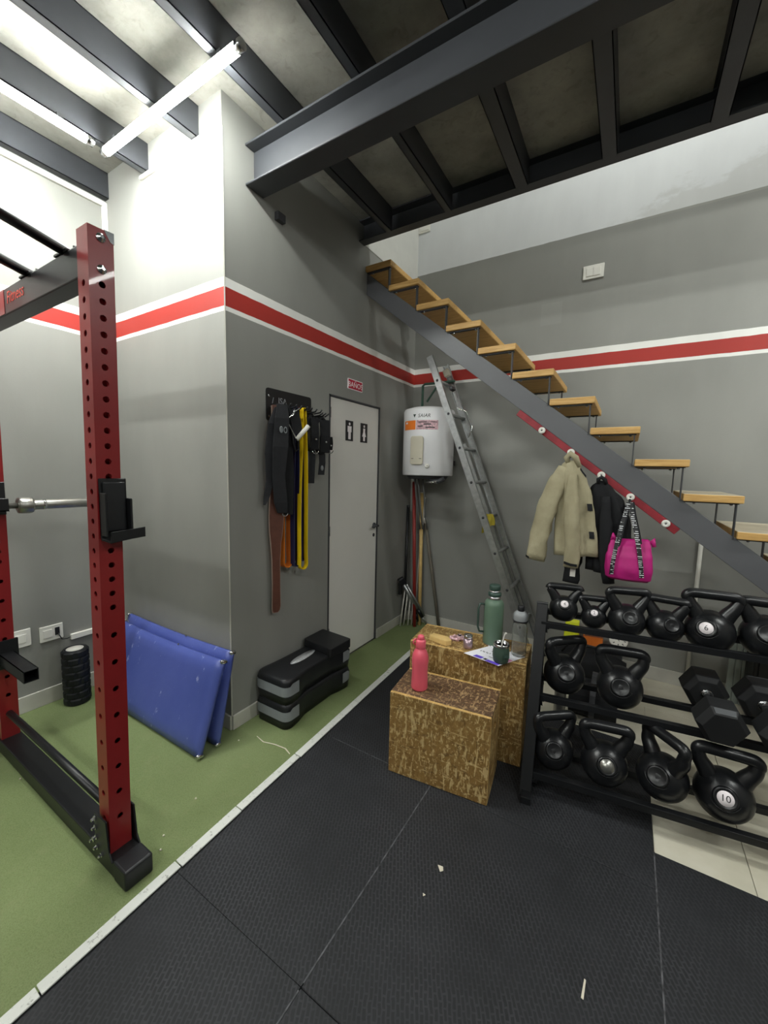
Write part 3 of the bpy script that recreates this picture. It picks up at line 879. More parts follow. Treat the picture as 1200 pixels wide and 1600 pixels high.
# ================================================================== AEROBIC STEP (two stacked)
def aero_step(label, z0, pad):
    x0, x1, y0, y1, h = -1.812, -1.552, 1.532, 2.15, .148
    t_ = thing('aerobic_step', label, 'aerobic step', ((x0+x1)/2, (y0+y1)/2, z0), group='stacked aerobic steps')
    rings = []
    def ring(z, ins, waist):
        ptsr = []
        pl = [(x0+ins, y0+ins), (x1-ins, y0+ins), (x1-ins, y1-ins), (x0+ins, y1-ins)]
        rp = round_poly([V((a, b_)) for a, b_ in pl], .05, 5)
        # densify the long sides so they can be waisted
        out = []
        for i in range(len(rp)):
            p, n_ = rp[i], rp[(i+1) % len(rp)]
            out.append(p)
            if (n_-p).length > .3:
                for k in range(1, 8): out.append(p.lerp(n_, k/8))
        cx = (x0+x1)/2
        for p in out:
            v_ = (p.y-y0)/(y1-y0)
            wst = waist*max(0, min(1, min(v_-.2, .8-v_)/.06+.5))
            ptsr.append(V((cx+(p.x-cx)*(1-wst), p.y, z)))
        return ptsr
    MB().loft([ring(z0+.0, .004, .22), ring(z0+.045, 0, .22), ring(z0+.125, .002, .12), ring(z0+.142, .006, .10), ring(z0+h, .016, .08)], True, True).build('platform', STEPB, t_)
    # grey bands wrapping both ends
    for near in (1, 0):
        def band(z):
            rr = ring(z, -.0025, 0); sel = []
            for p in rr:
                v_ = (p.y-y0)/(y1-y0)
                if (near and v_ < .13) or (not near and v_ > .87): sel.append(p)
            # order along the end
            sel.sort(key=lambda p: math.atan2(p.y-(y0+.16 if near else y1-.16), p.x-(x0+x1)/2) if near else math.atan2(p.x-(x0+x1)/2, p.y-(y1-.16)))
            if near:
                sel = [V((x0-.0025, y0+.10, z))]+sel+[V((x1+.0025, y0+.10, z))]
            else:
                sel = [V((x0-.0025, y1-.10, z))]+sel+[V((x1+.0025, y1-.10, z))]
            return sel
        A, B = band(z0+.052), band(z0+.108)
        k = len(A)
        for i, p in enumerate(A):
            e = min(i, k-1-i)/(k/2)
            if .15 < e < .45: B[i].z += .0
            if e < .25: B[i].z += .014
        q = MB(); vs = A+B
        q.add(vs, [(i, i+1, k+i+1, k+i) for i in range(k-1)], True)
        q.build('grey_band', GREYP, t_)
    if pad:
        zz = z0+h
        rp = round_poly([V((x0+.004, y1-.205)), V((x1+.004, y1-.235)), V((x1+.010, y1-.02)), V((x0+.0, y1+.0))], .018, 4)
        MB().loft([[V((p.x, p.y, z)) for p in rp] for z in (zz-.012, zz+.040, zz+.046)], True, False).build('end_pad', STEPB, t_, .004)
        ov = MB(); c = V(((x0+x1)/2-.01, y0+.285, zz+.0006))
        ov.lathe([(0, 0), (1, 0), (1, .0015), (0, .002)], 28, Matrix.Translation(c) @ Matrix.Rotation(.05, 4, 'Z') @ Matrix.Diagonal((.030, .115, 1, 1)))
        ov.build('oval_badge', simple('silver_badge', 'c5c7ca', .35, metal=.3, var=.2, vscale=60), t_)
    return t_
aero_step('lower black aerobic step with grey end bands standing on the turf', .006, False)
aero_step('upper black aerobic step with silver oval badge, stacked on another step', .1545, True)

# ================================================================== FOAM ROLLER
fr_ = thing('foam_roller', 'black knobbly foam roller with pale core standing by the skirting', 'foam roller', (-2.865, 1.03, .006), group=None)
q = MB(); prof = []
nr = 40; na = 36
vs = []; fs = []
for i in range(nr+1):
    z = .006+.345*i/nr
    for j in range(na):
        a = 2*PI*j/na
        blk = 1 if (i % 5 and (j+2*(i//5)) % 6) else 0
        r = .066+.005*blk
        if i in (0, nr): r = .062
        vs.append(V((-2.865+r*math.cos(a), 1.03+r*math.sin(a), z)))
for i in range(nr):
    for j in range(na): fs.append((i*na+j, i*na+(j+1) % na, (i+1)*na+(j+1) % na, (i+1)*na+j))
q.add(vs, fs, False)
q.f.append(list(range(na))[::-1]); q.s.append(False)
q.build('textured_sleeve', FOAMB, fr_)
Mr = Matrix.Translation((-2.865, 1.03, 0))
MB().lathe([(.045, .351), (.062, .351), (.062, .353), (.045, .353), (.045, .351)], 30, Mr).build('rim', FOAMB, fr_)
MB().lathe([(0, .345), (.048, .345), (.048, .3525), (0, .3525)], 30, Mr).build('pale_core', FOAMW, fr_)

# ================================================================== SOCKETS AND SWITCHES
def wall_plate(label, cat, p, n, u_, w, h, kids, grp=None):
    p, n, u_ = V(p), V(n), V(u_)
    t_ = thing('wall_socket' if cat == 'socket' else 'wall_switch', label, cat, p, group=grp)
    M_ = frame(p, n, u_)
    MB().box(-w/2, w/2, -h/2, h/2, 0, .009, M_).build('plate', WHITE, t_, .003)
    for (a, b_, ww, hh, mt_) in kids:
        MB().box(a-ww/2, a+ww/2, b_-hh/2, b_+hh/2, .009, .0125, M_).build('module', mt_, t_, .001, 1)
    return t_
wall_plate('white blank wall plate beside the spotter arm of the rack', 'socket', (XL, .80, .462), (1, 0, 0), (0, 1, 0), .115, .105, [(0, 0, .07, .05, WHITE)])
ws = wall_plate('white wall socket with a black plug pulled into it', 'socket', (XL, .957, .45), (1, 0, 0), (0, 1, 0), .118, .096, [(-.02, 0, .045, .05, WHITE), (.028, .004, .024, .048, INK)])
MB().tube([(XL+.016, .987, .44), (XL+.03, 1.0, .40), (XL+.022, 1.03, .392), (XL+.01, 1.055, .392)], .003, 6).build('plug_cable', INK, ws)
wall_plate('white rectangular switch plate above the red band on the back wall', 'switch', (-.343, YB, 3.012), (0, -1, 0), (1, 0, 0), .14, .098, [(-.0, 0, .095, .06, WHITE), (.0, 0, .004, .06, SKIRT)])
wall_plate('small white box high on the white strip of wall', 'switch', (-1.765, YB, 3.71), (0, -1, 0), (1, 0, 0), .115, .08, [(0, 0, .08, .05, WHITE)])

# ================================================================== ACCESSORY BOARD ON THE BATHROOM WALL
def wy(y, z, x): return V((x, y, z))
bd = thing('accessory_board', 'black hook board screwed to the wall left of the bathroom door', 'hook board', (XD, 1.836, 1.78))
rp = round_poly([V((1.646, 1.775)), V((2.026, 1.775)), V((2.026, 1.962)), V((1.646, 1.962))], .018, 4)
MB().prism([(XD, p.x, p.y) for p in rp], (.006, 0, 0)).build('back_plate', BLACKM, bd)
for y, z in ((1.664, 1.915), (2.008, 1.875), (1.664, 1.80), (1.995, 1.86)):
    MB().lathe([(.006, 0), (.005, .003), (0, .004)], 10, frame((XD+.006, y, z), (1, 0, 0))).build('screw', CHROME, bd)
text_part('ISA', .052, simple('grey_board_print', '8d9096', .5, var=.03), bd, frame((XD+.0063, 1.772, 1.897), (1, 0, 0), (0, 1, 0)), extrude=.0004)
text_part('/', .05, MATS['grey_board_print'], bd, frame((XD+.0063, 1.695, 1.892), (1, 0, 0), (0, 1, 0)), extrude=.0004)
HK = [1.675, 1.72, 1.765, 1.81, 1.858, 1.90, 1.945, 1.99]
for y in HK:
    MB().tube([(XD+.006, y, 1.855), (XD+.06, y, 1.85), (XD+.115, y, 1.856), (XD+.13, y, 1.872)], .0048, 8).build('hook', BLACKM, bd)
# three extra hooks reaching past the board
for y in (2.035, 2.065, 2.095):
    MB().tube([(XD, y, 1.842), (XD+.07, y, 1.846), (XD+.10, y, 1.862)], .0048, 8).build('hook', BLACKM, bd)

def band_loop(name, label, mat, y, zt, zb, g, x, w=.042, th=.005, grp='resistance bands on the hook board', sway=0):
    pts = []
    n = 8
    for i in range(n+1):
        a = PI*i/n; pts.append(V((x, y-.011*math.cos(a), zt+.011*math.sin(a))))
    L = 14
    for i in range(1, L):
        k = i/L; pts.append(V((x+.004*math.sin(k*5), y+.011+(g-.011)*math.sin(k*PI/2)+sway*k, zt+(zb+g-zt)*k)))
    for i in range(n+1):
        a = -PI*i/n; pts.append(V((x, y+g*math.cos(a)+sway, zb+g+g*math.sin(a))))
    for i in range(L-1, 0, -1):
        k = i/L; pts.append(V((x+.003*math.sin(k*6+1), y-.011-(g-.011)*math.sin(k*PI/2)+sway*k, zt+(zb+g-zt)*k)))
    pts.append(pts[0].copy())
    o = MB().ribbon(pts, (1, 0, 0), w, th).build(name, mat)
    c = V((x, y, zb)); o.location = c
    o.data.transform(Matrix.Translation(-c))
    return tag(o, label, 'resistance band', grp)
xb = XD+.062
band_loop('resistance_band', 'bright yellow looped resistance band hanging full length from the hook board', YELB, 1.858, 1.857, .862, .032, xb+.030, .030)
band_loop('resistance_band', 'thin maroon resistance band hanging inside the yellow loop', MAROON, 1.858, 1.862, .905, .012, xb-.012, .022, .004)
band_loop('resistance_band', 'dark navy resistance band hanging just behind the yellow loop', NAVY, 1.81, 1.857, .885, .022, xb+.008, .034, sway=.004)
band_loop('resistance_band', 'orange resistance band with its bottom loop showing beside the brown belt', ORB, 1.765, 1.857, .885, .034, xb-.026, .05)
band_loop('resistance_band', 'thin purple resistance band along the far side of the yellow loop', PURP, 1.90, 1.857, .90, .012, xb-.02, .03, .004)
# brown leather lifting belt
bl = thing('leather_belt', 'long brown leather lifting belt hanging below the black straps', 'belt', (XD+.05, 1.675, .62))
zs = [1.86, 1.7, 1.4, 1.22, 1.12, 1.05, .95, .8, .66, .635, .622]
wsb = [.05, .05, .07, .082, .072, .055, .044, .042, .046, .04, .024]
pth = [V((XD+.06-.015*(i/10), 1.672+.003*math.sin(i), z)) for i, z in enumerate(zs)]
MB().ribbon(pth, (.5, .85, 0), wsb, .008).build('strap', LEATH, bl)
MB().ribbon([p+V((-.003, .001, -.004)) for p in pth], (.5, .85, 0), [w+.009 for w in wsb], .005).build('pale_edge', LEATHE, bl)
# black dip belt and lifting straps
db = thing('dip_belt', 'black padded dip belt hanging at the outer end of the hook board', 'belt', (XD+.06, 1.655, 1.28))
MB().ribbon([(XD+.11, 1.668, 1.862), (XD+.12, 1.655, 1.78), (XD+.118, 1.645, 1.62), (XD+.10, 1.648, 1.45), (XD+.095, 1.668, 1.30), (XD+.09, 1.685, 1.235)], (.45, .9, 0), [.06, .085, .09, .075, .08, .06], .016).build('pad', BLKWEB, db, .004)
MB().ribbon([(XD+.06, 1.69, 1.865), (XD+.075, 1.625, 1.75), (XD+.07, 1.61, 1.58), (XD+.06, 1.62, 1.42), (XD+.05, 1.602, 1.33), (XD+.05, 1.585, 1.285)], (.45, .9, 0), [.04, .05, .055, .045, .035, .012], .010).build('webbing', BLKWEB, db, .003)
for dy in (0, .032):
    MB().lathe([(.009, 0), (.014, 0), (.014, .004), (.009, .004), (.009, 0)], 14, frame((XD+.134, 1.636+dy, 1.715), (.9, -.35, 0)) @ Matrix.Diagonal((.75, 1.35, 1, 1))).build('eyelet', GREYP, db)
MB().tube(arc_pts((XD+.098, 1.70, 1.232), .017, PI, 2*PI, 10, (.3, .95, 0), (0, 0, 1)), .003, 6).build('d_ring', CHROME, db)
ls = thing('lifting_strap', 'black rolled lifting strap dangling between the dip belt and the bands', 'strap', (XD+.10, 1.735, 1.55))
MB().ribbon([(XD+.10, 1.725, 1.862), (XD+.115, 1.735, 1.75), (XD+.12, 1.745, 1.64), (XD+.118, 1.765, 1.60), (XD+.118, 1.79, 1.615), (XD+.118, 1.785, 1.66)], (.8, -.55, 0), .04, .010).build('webbing', BLACKC, ls, .003)
MB().ribbon([(XD+.085, 1.715, 1.86), (XD+.095, 1.725, 1.62), (XD+.09, 1.735, 1.42), (XD+.085, 1.735, 1.22)], (.5, .85, 0), [.05, .06, .07, .06], .012).build('loop', BLACKC, ls, .003)
# close-grip steel handle
vh = thing('pulldown_attachment', 'steel close-grip pulldown attachment with white grip hooked on the black board', 'gym attachment', (XD+.14, 1.745, 1.70))
vv_ = V((.45, .89, 0)).normalized()
def vp(a, z): return V((XD+.145, 1.748, 0))+vv_*a+V((0, 0, z))
MB().tube([vp(-.012, 1.845), vp(-.018, 1.81), vp(-.055, 1.785), vp(-.058, 1.77), vp(.0, 1.665)], .0042, 8).build('frame', CHROME, vh)
MB().tube([vp(-.058, 1.775), vp(-.01, 1.83), vp(.02, 1.85)], .0036, 8).build('frame', CHROME, vh)
MB().tube([vp(.0, 1.668), vp(.072, 1.752)], .0135, 12).build('grip', WHITE, vh)
MB().ribbon([vp(-.012, 1.84)+V((-.01, 0, 0)), vp(.005, 1.76)+V((-.01, 0, 0)), vp(.012, 1.70)+V((-.01, 0, 0))], (.45, .89, 0), .06, .012).build('carry_strap', BLACKC, vh)
# carabiner chain and black ankle cuffs on the last hooks
def cuff(label, y, x, zt, zb, w, ring, tail):
    t_ = thing('ankle_cuff', label, 'ankle cuff', (x, y, zb), group='ankle cuffs on the last hooks')
    c = V((x, y, (zt+zb)/2)); h = (zt-zb)/2
    pts = arc_pts(c, 1, 0, 2*PI, 24, V((.25, .6, 0)).normalized()*w, V((0, 0, h)))[:-1]
    pts.append(pts[0].copy())
    MB().ribbon(pts, (.85, -.5, 0), .05, .014).build('padded_strap', BLACKC, t_, .004)
    MB().ribbon([c+V((.03, .0, h*.9)), c+V((.035, .0, 0)), c+V((.03, .0, -h*.95))], (.5, .85, 0), w*1.5, .012).build('pad', BLACKC, t_, .004)
    if ring:
        MB().tube(arc_pts(c+V((.04, -.0, -h)), .02, PI, 2*PI, 10, (.5, .85, 0), (0, 0, 1)), .003, 6).build('d_ring', CHROME, t_)
    MB().lathe([(.007, 0), (.007, .004), (0, .005)], 10, frame(c+V((.045, -.002, -h*.35)), (.9, -.4, 0))).build('rivet', CHROME, t_)
    MB().tube([c+V((.02, 0, h)), c+V((.02, .005, h+.02)), c+V((-.0, 0, h+.03))], .0035, 6).build('clip', CHROME, t_)
    if tail:
        MB().ribbon([c+V((.01, .0, -h)), c+V((.012, .0, -h-.06)), c+V((.006, -.004, -h-tail))], (.5, .85, 0), .042, .008).build('tail', BLKWEB, t_)
        if tail < .2:
            MB().lathe([(0, 0), (.009, 0), (.009, .001), (0, .001)], 16, frame(c+V((.0155, -.006, -h-tail+.045)), (.85, -.5, 0)) @ Matrix.Diagonal((1.1, 2.0, 1, 1))).build('printed_oval', GREYP, t_)
    return t_
cuff('black ankle cuff with a steel ring at its lower end beside the yellow band', 1.965, XD+.06, 1.835, 1.615, .035, True, .21)
cuff('black ankle cuff on the outermost hook, its short tail printed with an oval', 2.065, XD+.06, 1.832, 1.60, .045, False, .14)
cuff('small black ankle cuff bulging over the edge of the white door', 2.12, XD+.055, 1.72, 1.625, .03, True, 0)
# sign over the door
sg = thing('restroom_sign', 'small red sign reading BAÑOS above the white door', 'sign', (XD, 2.523, 2.135))
rp = round_poly([V((2.428, 2.097)), V((2.618, 2.097)), V((2.618, 2.174)), V((2.428, 2.174))], .008, 3)
MB().prism([(XD, p.x, p.y) for p in rp], (.004, 0, 0)).build('white_border', SIGNW, sg)
MB().box(XD+.004, XD+.0048, 2.435, 2.611, 2.103, 2.168).build('red_panel', SIGNR, sg)
text_part('BAÑOS', .056, SIGNW, sg, frame((XD+.0052, 2.523, 2.132), (1, 0, 0), (0, 1, 0)), extrude=.0004)

# ================================================================== WATER HEATER
HX, HY, HR, HZ0, HZ1 = -1.535, 3.235, .222, 1.462, 2.03
ht = thing('water_heater', 'white cylindrical wall water heater with orange label in the corner', 'water heater', (HX, HY, HZ0))
Mh = Matrix.Translation((HX, HY, 0))
MB().lathe([(.19, HZ0), (HR-.006, HZ0+.001), (HR, HZ0+.008), (HR, HZ1-.02), (HR-.01, HZ1-.004), (HR-.06, HZ1+.012), (.05, HZ1+.02), (0, HZ1+.02)], 56, Mh).build('tank', HEATW, ht)
MB().lathe([(0, HZ0-.03), (.165, HZ0-.03), (.19, HZ0+.002)], 40, Mh).build('bottom_cover', STEELD, ht)
def curved(az0, az1, z0, z1, off, th=.002, n=14, r=0):
    q = MB(); rings = []
    for i in range(n+1):
        a = math.radians(az0+(az1-az0)*i/n)
        c_, s_ = math.cos(a), math.sin(a)
        k = 0
        if r:
            e = min(i, n-i)/n*math.radians(abs(az1-az0))*HR
            k = r-math.sqrt(max(0, r*r-(r-e)**2)) if e < r else 0
        R0, R1 = HR+off, HR+off+th
        rings.append([V((HX+R0*c_, HY+R0*s_, z0+k)), V((HX+R1*c_, HY+R1*s_, z0+k)), V((HX+R1*c_, HY+R1*s_, z1-k)), V((HX+R0*c_, HY+R0*s_, z1-k))])
    return q.loft(rings, True, False)
curved(-131, -95, 1.845, 1.921, .0004, .0012).build('orange_label', ORANGE, ht)
curved(-93, -45, 1.845, 1.921, .0004, .0012).build('printed_label', PINKP, ht)
for a0, a1, z0, z1 in ((-90, -78, 1.868, 1.876), (-76, -60, 1.884, 1.892), (-72, -52, 1.858, 1.866), (-88, -70, 1.902, 1.909), (-62, -48, 1.904, 1.91), (-125, -118, 1.895, 1.91)):
    curved(a0, a1, z0, z1, .0017, .0006).build('label_print', INK if a0 > -100 else SIGNW, ht)
curved(-103, -75, 1.555, 1.79, .0, .022, 18, .02).build('control_panel', BEIGEP, ht, .004)
for a_ in (-97, -80): curved(a_-2.5, a_+2.5, 1.602, 1.606, .022, .0008, 4).build('panel_notch', INK, ht)
am = math.radians(-66)
MB().lathe([(.019, 0), (.019, .012), (.012, .016), (.005, .017), (0, .017)], 20, frame((HX+HR*math.cos(am), HY+HR*math.sin(am), 1.545), (math.cos(am), math.sin(am), 0))).build('thermostat_knob', WHITE, ht)
MB().lathe([(.004, .0168), (.004, .019)], 8, frame((HX+HR*math.cos(am), HY+HR*math.sin(am), 1.545), (math.cos(am), math.sin(am), 0))).build('knob_mark', INK, ht)
o = text_part('SAIAR', .040, INK, None, Matrix.Identity(4), extrude=.0004, shear=.2)
o.parent = ht; Mi = wmat(ht).inverted()
for v_ in o.data.vertices:
    a = math.radians(-76)+v_.co.x/HR; r_ = HR+.0008+v_.co.z
    v_.co = Mi @ V((HX+r_*math.cos(a), HY+r_*math.sin(a), 1.957+v_.co.y))
a = math.radians(-98)
MB().prism([(HX+(HR+.0005)*math.cos(a+d/HR), HY+(HR+.0005)*math.sin(a+d/HR), z) for d, z in ((-.014, 1.971), (.014, 1.971), (0, 1.943))], (.0008*math.cos(a), .0008*math.sin(a), 0)).build('logo_mark', GREENC, ht)
# brackets, pipes above and hoses below
MB().box(HX-.16, HX+.16, YB-.035, YB-.003, 1.86, 1.90).box(HX-.16, HX+.16, YB-.035, YB-.003, 1.56, 1.60).build('wall_bracket', STEELD, ht)
MB().tube([(-1.63, 3.28, HZ1+.01), (-1.63, 3.28, 2.255), (-1.62, 3.30, 2.275), (-1.50, 3.34, 2.282), (-1.36, 3.36, 2.29)], .011, 10).build('inlet_pipe', GREENPIPE, ht)
MB().tube([(-1.50, 3.34, 2.28), (-1.555, 3.32, 2.19), (-1.60, 3.31, 2.12)], .009, 8).build('inlet_pipe', GREENPIPE, ht)
for k, (x, y) in enumerate(((-1.66, 3.24), (-1.635, 3.25), (-1.60, 3.27))):
    MB().tube([(x, y, HZ0-.02), (x+.004*k, y+.03, 1.3), (x-.01, y+.10, 1.12), (x-.012, y+.16, .95)], .008, 8).build('hose', COPPER, ht)
MB().tube([(-1.45, 3.12, HZ0-.03), (-1.44, 3.10, HZ0-.05), (-1.37, 3.10, HZ0-.045), (-1.33, 3.13, HZ0-.02)], .02, 10).build('gas_valve', STEELD, ht)
MB().tube([(-1.47, 3.08, HZ0-.052), (-1.37, 3.08, HZ0-.052)], .012, 10).build('valve_body', CHROME, ht)

# ================================================================== LADDER
ld = thing('ladder', 'worn aluminium ladder leaning under the stair stringer', 'ladder', (-.495, 3.22, 0))
FN, FF = V((-.497, 3.05, .0)), V((-.492, 3.39, .0))
dN = (V((-1.459, 3.05, 2.417))-FN); dN.normalize()
nrm = V((dN.z, 0, -dN.x))
Ln = 2.62
def stile(f, L0, L1, w=.052, t_=.024, off=0, mat=ALU, name='stile', lip=1):
    a, b_ = f+dN*L0+nrm*off, f+dN*L1+nrm*off
    q = MB().bar(a, b_, .006, w, nrm)
    for s_ in (-1, 1):
        q.bar(a+nrm*(s_*(w/2-.003))+V((0, lip*t_/2, 0)), b_+nrm*(s_*(w/2-.003))+V((0, lip*t_/2, 0)), t_, .005, nrm)
    return q.build(name, mat, ld)
stile(FN, .01, Ln, lip=1); stile(FF, .01, Ln, lip=-1)
stile(V((FF.x, 3.352, 0)), .35, 1.9, .046, .02, -.062, lip=-1)
for i in range(9):
    zz = .06+.272*i; L_ = (zz+.0)/dN.z
    a = FN+dN*L_; b_ = FF+dN*L_
    rg = MB().tube([a, b_], .0145, 10).build('rung', ALU, ld)
    MB().lathe([(.011, 0), (.009, .003), (0, .004)], 12, frame(a+V((0, -.004, 0)), (0, -1, 0))).build('rung_end', STEELD, rg)
MB().cbox((0, 0, 0), (.045, .05, .06), frame(FN+dN*2.50+V((.05, .15, 0)), dN, (0, 1, 0))).build('pulley_housing', BEIGEP, ld, .006)
MB().cbox((0, 0, 0), (.07, .03, .03), frame(FN+dN*2.36+V((.05, .16, 0)), dN, (0, 1, 0))).build('guide_clamp', STEELD, ld, .004)
MB().tube([FN+dN*2.18+V((.05, .10, 0)), FN+dN*2.12+V((.09, .16, .03)), FN+dN*1.98+V((.10, .16, .03)), FN+dN*1.92+V((.06, .12, 0))], .006, 8).build('latch_hook', CHROME, ld)
for f in (FN, FF):
    MB().cbox((0, 0, 0), (.07, .034, .05), frame(f+dN*.03+nrm*0, dN, nrm)).build('rubber_foot', STEPB, ld, .006)
# yellow cloth over a rung
L_ = (.06+.272*4)/dN.z
ra = FN+dN*L_; rb_ = FF+dN*L_
q = MB(); rings = []
prof = [(-.022, -.13), (-.024, -.08), (-.022, -.03), (-.016, .008), (0, .018), (.016, .008), (.024, -.02), (.026, -.05), (.026, -.075)]
nu = 8
vs = []; fs = []
for th_ in (0, .004):
    for i in range(nu+1):
        k = i/nu
        c = ra.lerp(rb_, .16+.42*k)
        for j, (dx, dz) in enumerate(prof):
            wv = .007*math.sin(k*9+j*.7)
            vs.append(c+V(((dx+wv)*(1+th_*30), 0, dz*(1 if j > 4 or k < .5 else .7)+(th_ if dz > 0 else 0))))
m_ = len(prof)
for s_ in (0, 1):
    b0 = s_*(nu+1)*m_
    for i in range(nu):
        for j in range(m_-1): fs.append((b0+i*m_+j, b0+(i+1)*m_+j, b0+(i+1)*m_+j+1, b0+i*m_+j+1))
q.add(vs, fs, True)
o = q.build('cleaning_cloth', YCLOTH); c = ra.lerp(rb_, .37); o.data.transform(Matrix.Translation(-c)); o.location = c
tag(o, 'yellow cleaning cloth draped over a ladder rung', 'cloth')

# ================================================================== STICKS IN THE CORNER
def stick(name, label, cat, a, b_, r, mat, grp=None, extra=None, r2=None):
    a, b_ = V(a), V(b_)
    t_ = thing(name, label, cat, a, group=grp)
    MB().tube([a, a.lerp(b_, .5), b_], [r, r, r2 or r], 12).build('shaft', mat, t_)
    if extra: extra(t_, a, b_)
    return t_
def cap(mat, r, L, name='tip'):
    def f(t_, a, b_):
        d = (b_-a).normalized()
        MB().tube([b_-d*.005, b_+d*L], [r*.8, r], 10).build(name, mat, t_)
    return f
stick('wooden_pole', 'dark red painted pole standing upright in the corner under the water heater', 'pole', (-1.665, 3.335, .005), (-1.742, 3.385, 1.39), .0165, REDPOLE, 'poles in the corner', cap(REDPOLE, .0165, .01, 'end_cap'))
stick('wooden_pole', 'pale wooden pole behind the red pole in the corner', 'pole', (-1.645, 3.40, .005), (-1.69, 3.455, 1.29), .0175, WOODY, 'poles in the corner', cap(WCHIP, .017, .008, 'end_cap'))
stick('wooden_pole', 'slim white rod beside the pale wooden pole', 'pole', (-1.72, 3.41, .005), (-1.655, 3.455, 1.24), .008, FOAMW, 'poles in the corner', cap(WHITE, .009, .01, 'end_cap'))
stick('wooden_pole', 'black pole against the bathroom wall behind the red pole', 'pole', (-1.79, 3.35, .005), (-1.805, 3.40, 1.15), .013, BLACKM, 'poles in the corner', cap(STEPB, .014, .02, 'end_cap'))
stick('broom_handle', 'grey-brown handle with a white tip leaning against the back wall', 'broom handle', (-1.455, 3.44, .005), (-1.642, 3.462, 1.0), .015, simple('weathered_brown_wood', '6b655a', .7, var=.15), None, cap(WHITE, .018, .055))
tp = thing('folded_tripod', 'folded silver tripod with a black head leaning in the corner', 'tripod', (-1.63, 3.39, .005))
h0, h1 = V((-1.772, 3.255, .455)), V((-1.60, 3.41, .06))
dd = (h1-h0).normalized()
MB().cbox((0, 0, 0), (.06, .055, .07), frame(h0, dd, (0, 0, 1))).build('head', BLACKM, tp, .01)
MB().cbox((0, 0, 0), (.03, .045, .12), frame(h0+V((-.01, -.01, -.07)), (0, 0, 1), (1, 0, 0))).build('pan_bracket', BLACKM, tp, .008)
MB().tube([h0+dd*.02, h1-dd*.12], .017, 12).build('leg', ALU, tp)
MB().tube([h0+dd*.03+V((.035, 0, .0)), h1-dd*.06+V((.035, 0, .0))], .010, 10).build('leg', ALU, tp)
MB().tube([h1-dd*.13, h1-dd*.04], .021, 12).build('leg_lock', BLACKM, tp)
MB().tube([h1-dd*.05, h1+dd*.05+V((0, 0, -.005))], .011, 10).build('leg_tip', ALU, tp)
MB().tube([h1-dd*.10+V((-.05, 0, -.02)), h1-dd*.02+V((-.045, 0, -.035))], .02, 10).build('leg_lock', BLACKM, tp)
for k, (x, y) in enumerate(((-1.785, 3.265), (-1.765, 3.30), (-1.735, 3.33), (-1.71, 3.36))):
    stick('white_rod', ('thin white rod splayed furthest from the red pole by the tripod', 'thin white rod second from the bathroom skirting by the tripod', 'thin white rod between the tripod leg and its neighbours', 'thin white rod standing closest to the red pole')[k], 'rod', (x, y, .005), (-1.765+.02*k, 3.31+.022*k, .36-.02*k), .007, FOAMW, 'white rods by the tripod')

# ================================================================== COAT HOOK BOARD
cb = thing('coat_hook_board', 'red painted board with round white knobs fixed under the stair stringer', 'coat rack', (-.18, 2.66, 1.54))
sl = V((1, 0, -.7775)).normalized(); sn = V((.7775, 0, 1)).normalized()
a, b_ = V((-.625, 2.664, SB(-.625)))-sn*.020, V((.255, 2.664, SB(.255)))-sn*.020
MB().bar(a, b_, .016, .04, sn).build('board', REDB, cb, .003)
HOOKS = [(-.482, 1.768), (-.309, 1.637), (-.14, 1.503), (.013, 1.387), (.187, 1.256)]
for x, z in HOOKS:
    kn = MB().lathe([(.008, 0), (.008, .012), (.019, .016), (.021, .022), (.018, .027), (.009, .029), (.007, .026), (0, .025)], 20, frame((x, 2.654, SB(x)-.021*1.267+.0), (0, -1, 0))).build('knob', WHITE, cb)
    MB().lathe([(.005, 0), (.003, .003), (0, .003)], 8, frame((x, 2.629, SB(x)-.021*1.267), (0, -1, 0))).build('screw', STEELD, kn)

def fold_ring(c, hw, hd, n, amp, ph, freq=5, tilt=0):
    c = V(c); out = []
    for j in range(n):
        a = 2*PI*j/n
        k = 1+amp*math.sin(freq*a+ph)+amp*.5*math.sin((freq+4)*a+ph*1.7)
        out.append(c+V((hw*k*math.cos(a), hd*(1+1.6*(k-1))*math.sin(a), tilt*math.cos(a))))
    return out
def cloth_loft(rows, n=40, freq=5, sub=3, seed=0):
    """rows: (x, y, z, halfwidth, halfdepth, fold, tilt); smoothly interpolated"""
    rings = []
    for i in range(len(rows)-1):
        for s_ in range(sub):
            t_ = s_/sub; t_ = t_*t_*(3-2*t_)
            r = [p+(q-p)*(s_/sub if k in (2,) else t_) for k, (p, q) in enumerate(zip(rows[i], rows[i+1]))]
            rings.append(fold_ring(r[:3], r[3], r[4], n, r[5], seed+r[2]*2.2, freq, r[6]))
    r = rows[-1]; rings.append(fold_ring(r[:3], r[3], r[4], n, r[5], seed+r[2]*2.2, freq, r[6]))
    return MB().loft(rings, True, True)
def sleeve(pts, rs, flat, seed):
    P_ = [V(p) for p in pts]; rings = []; n = 18; sub = 4
    for i in range(len(P_)-1):
        for s_ in range(sub if i < len(P_)-2 else sub+1):
            t_ = s_/sub; c = P_[i].lerp(P_[i+1], t_); r = rs[i]+(rs[i+1]-rs[i])*t_
            d = (P_[i+1]-P_[i]).normalized(); sx = d.cross(V((0, 1, 0))).normalized(); sy = sx.cross(d)
            ring = []
            for j in range(n):
                a = 2*PI*j/n
                k = 1+.10*math.sin(3*a+i*1.3+t_*4+seed)+.06*math.sin((i+t_)*7+seed+2*a)
                ring.append(c+sx*(r*k*math.cos(a))+sy*(r*flat*k*math.sin(a)))
            rings.append(ring)
    return MB().loft(rings, True, True)
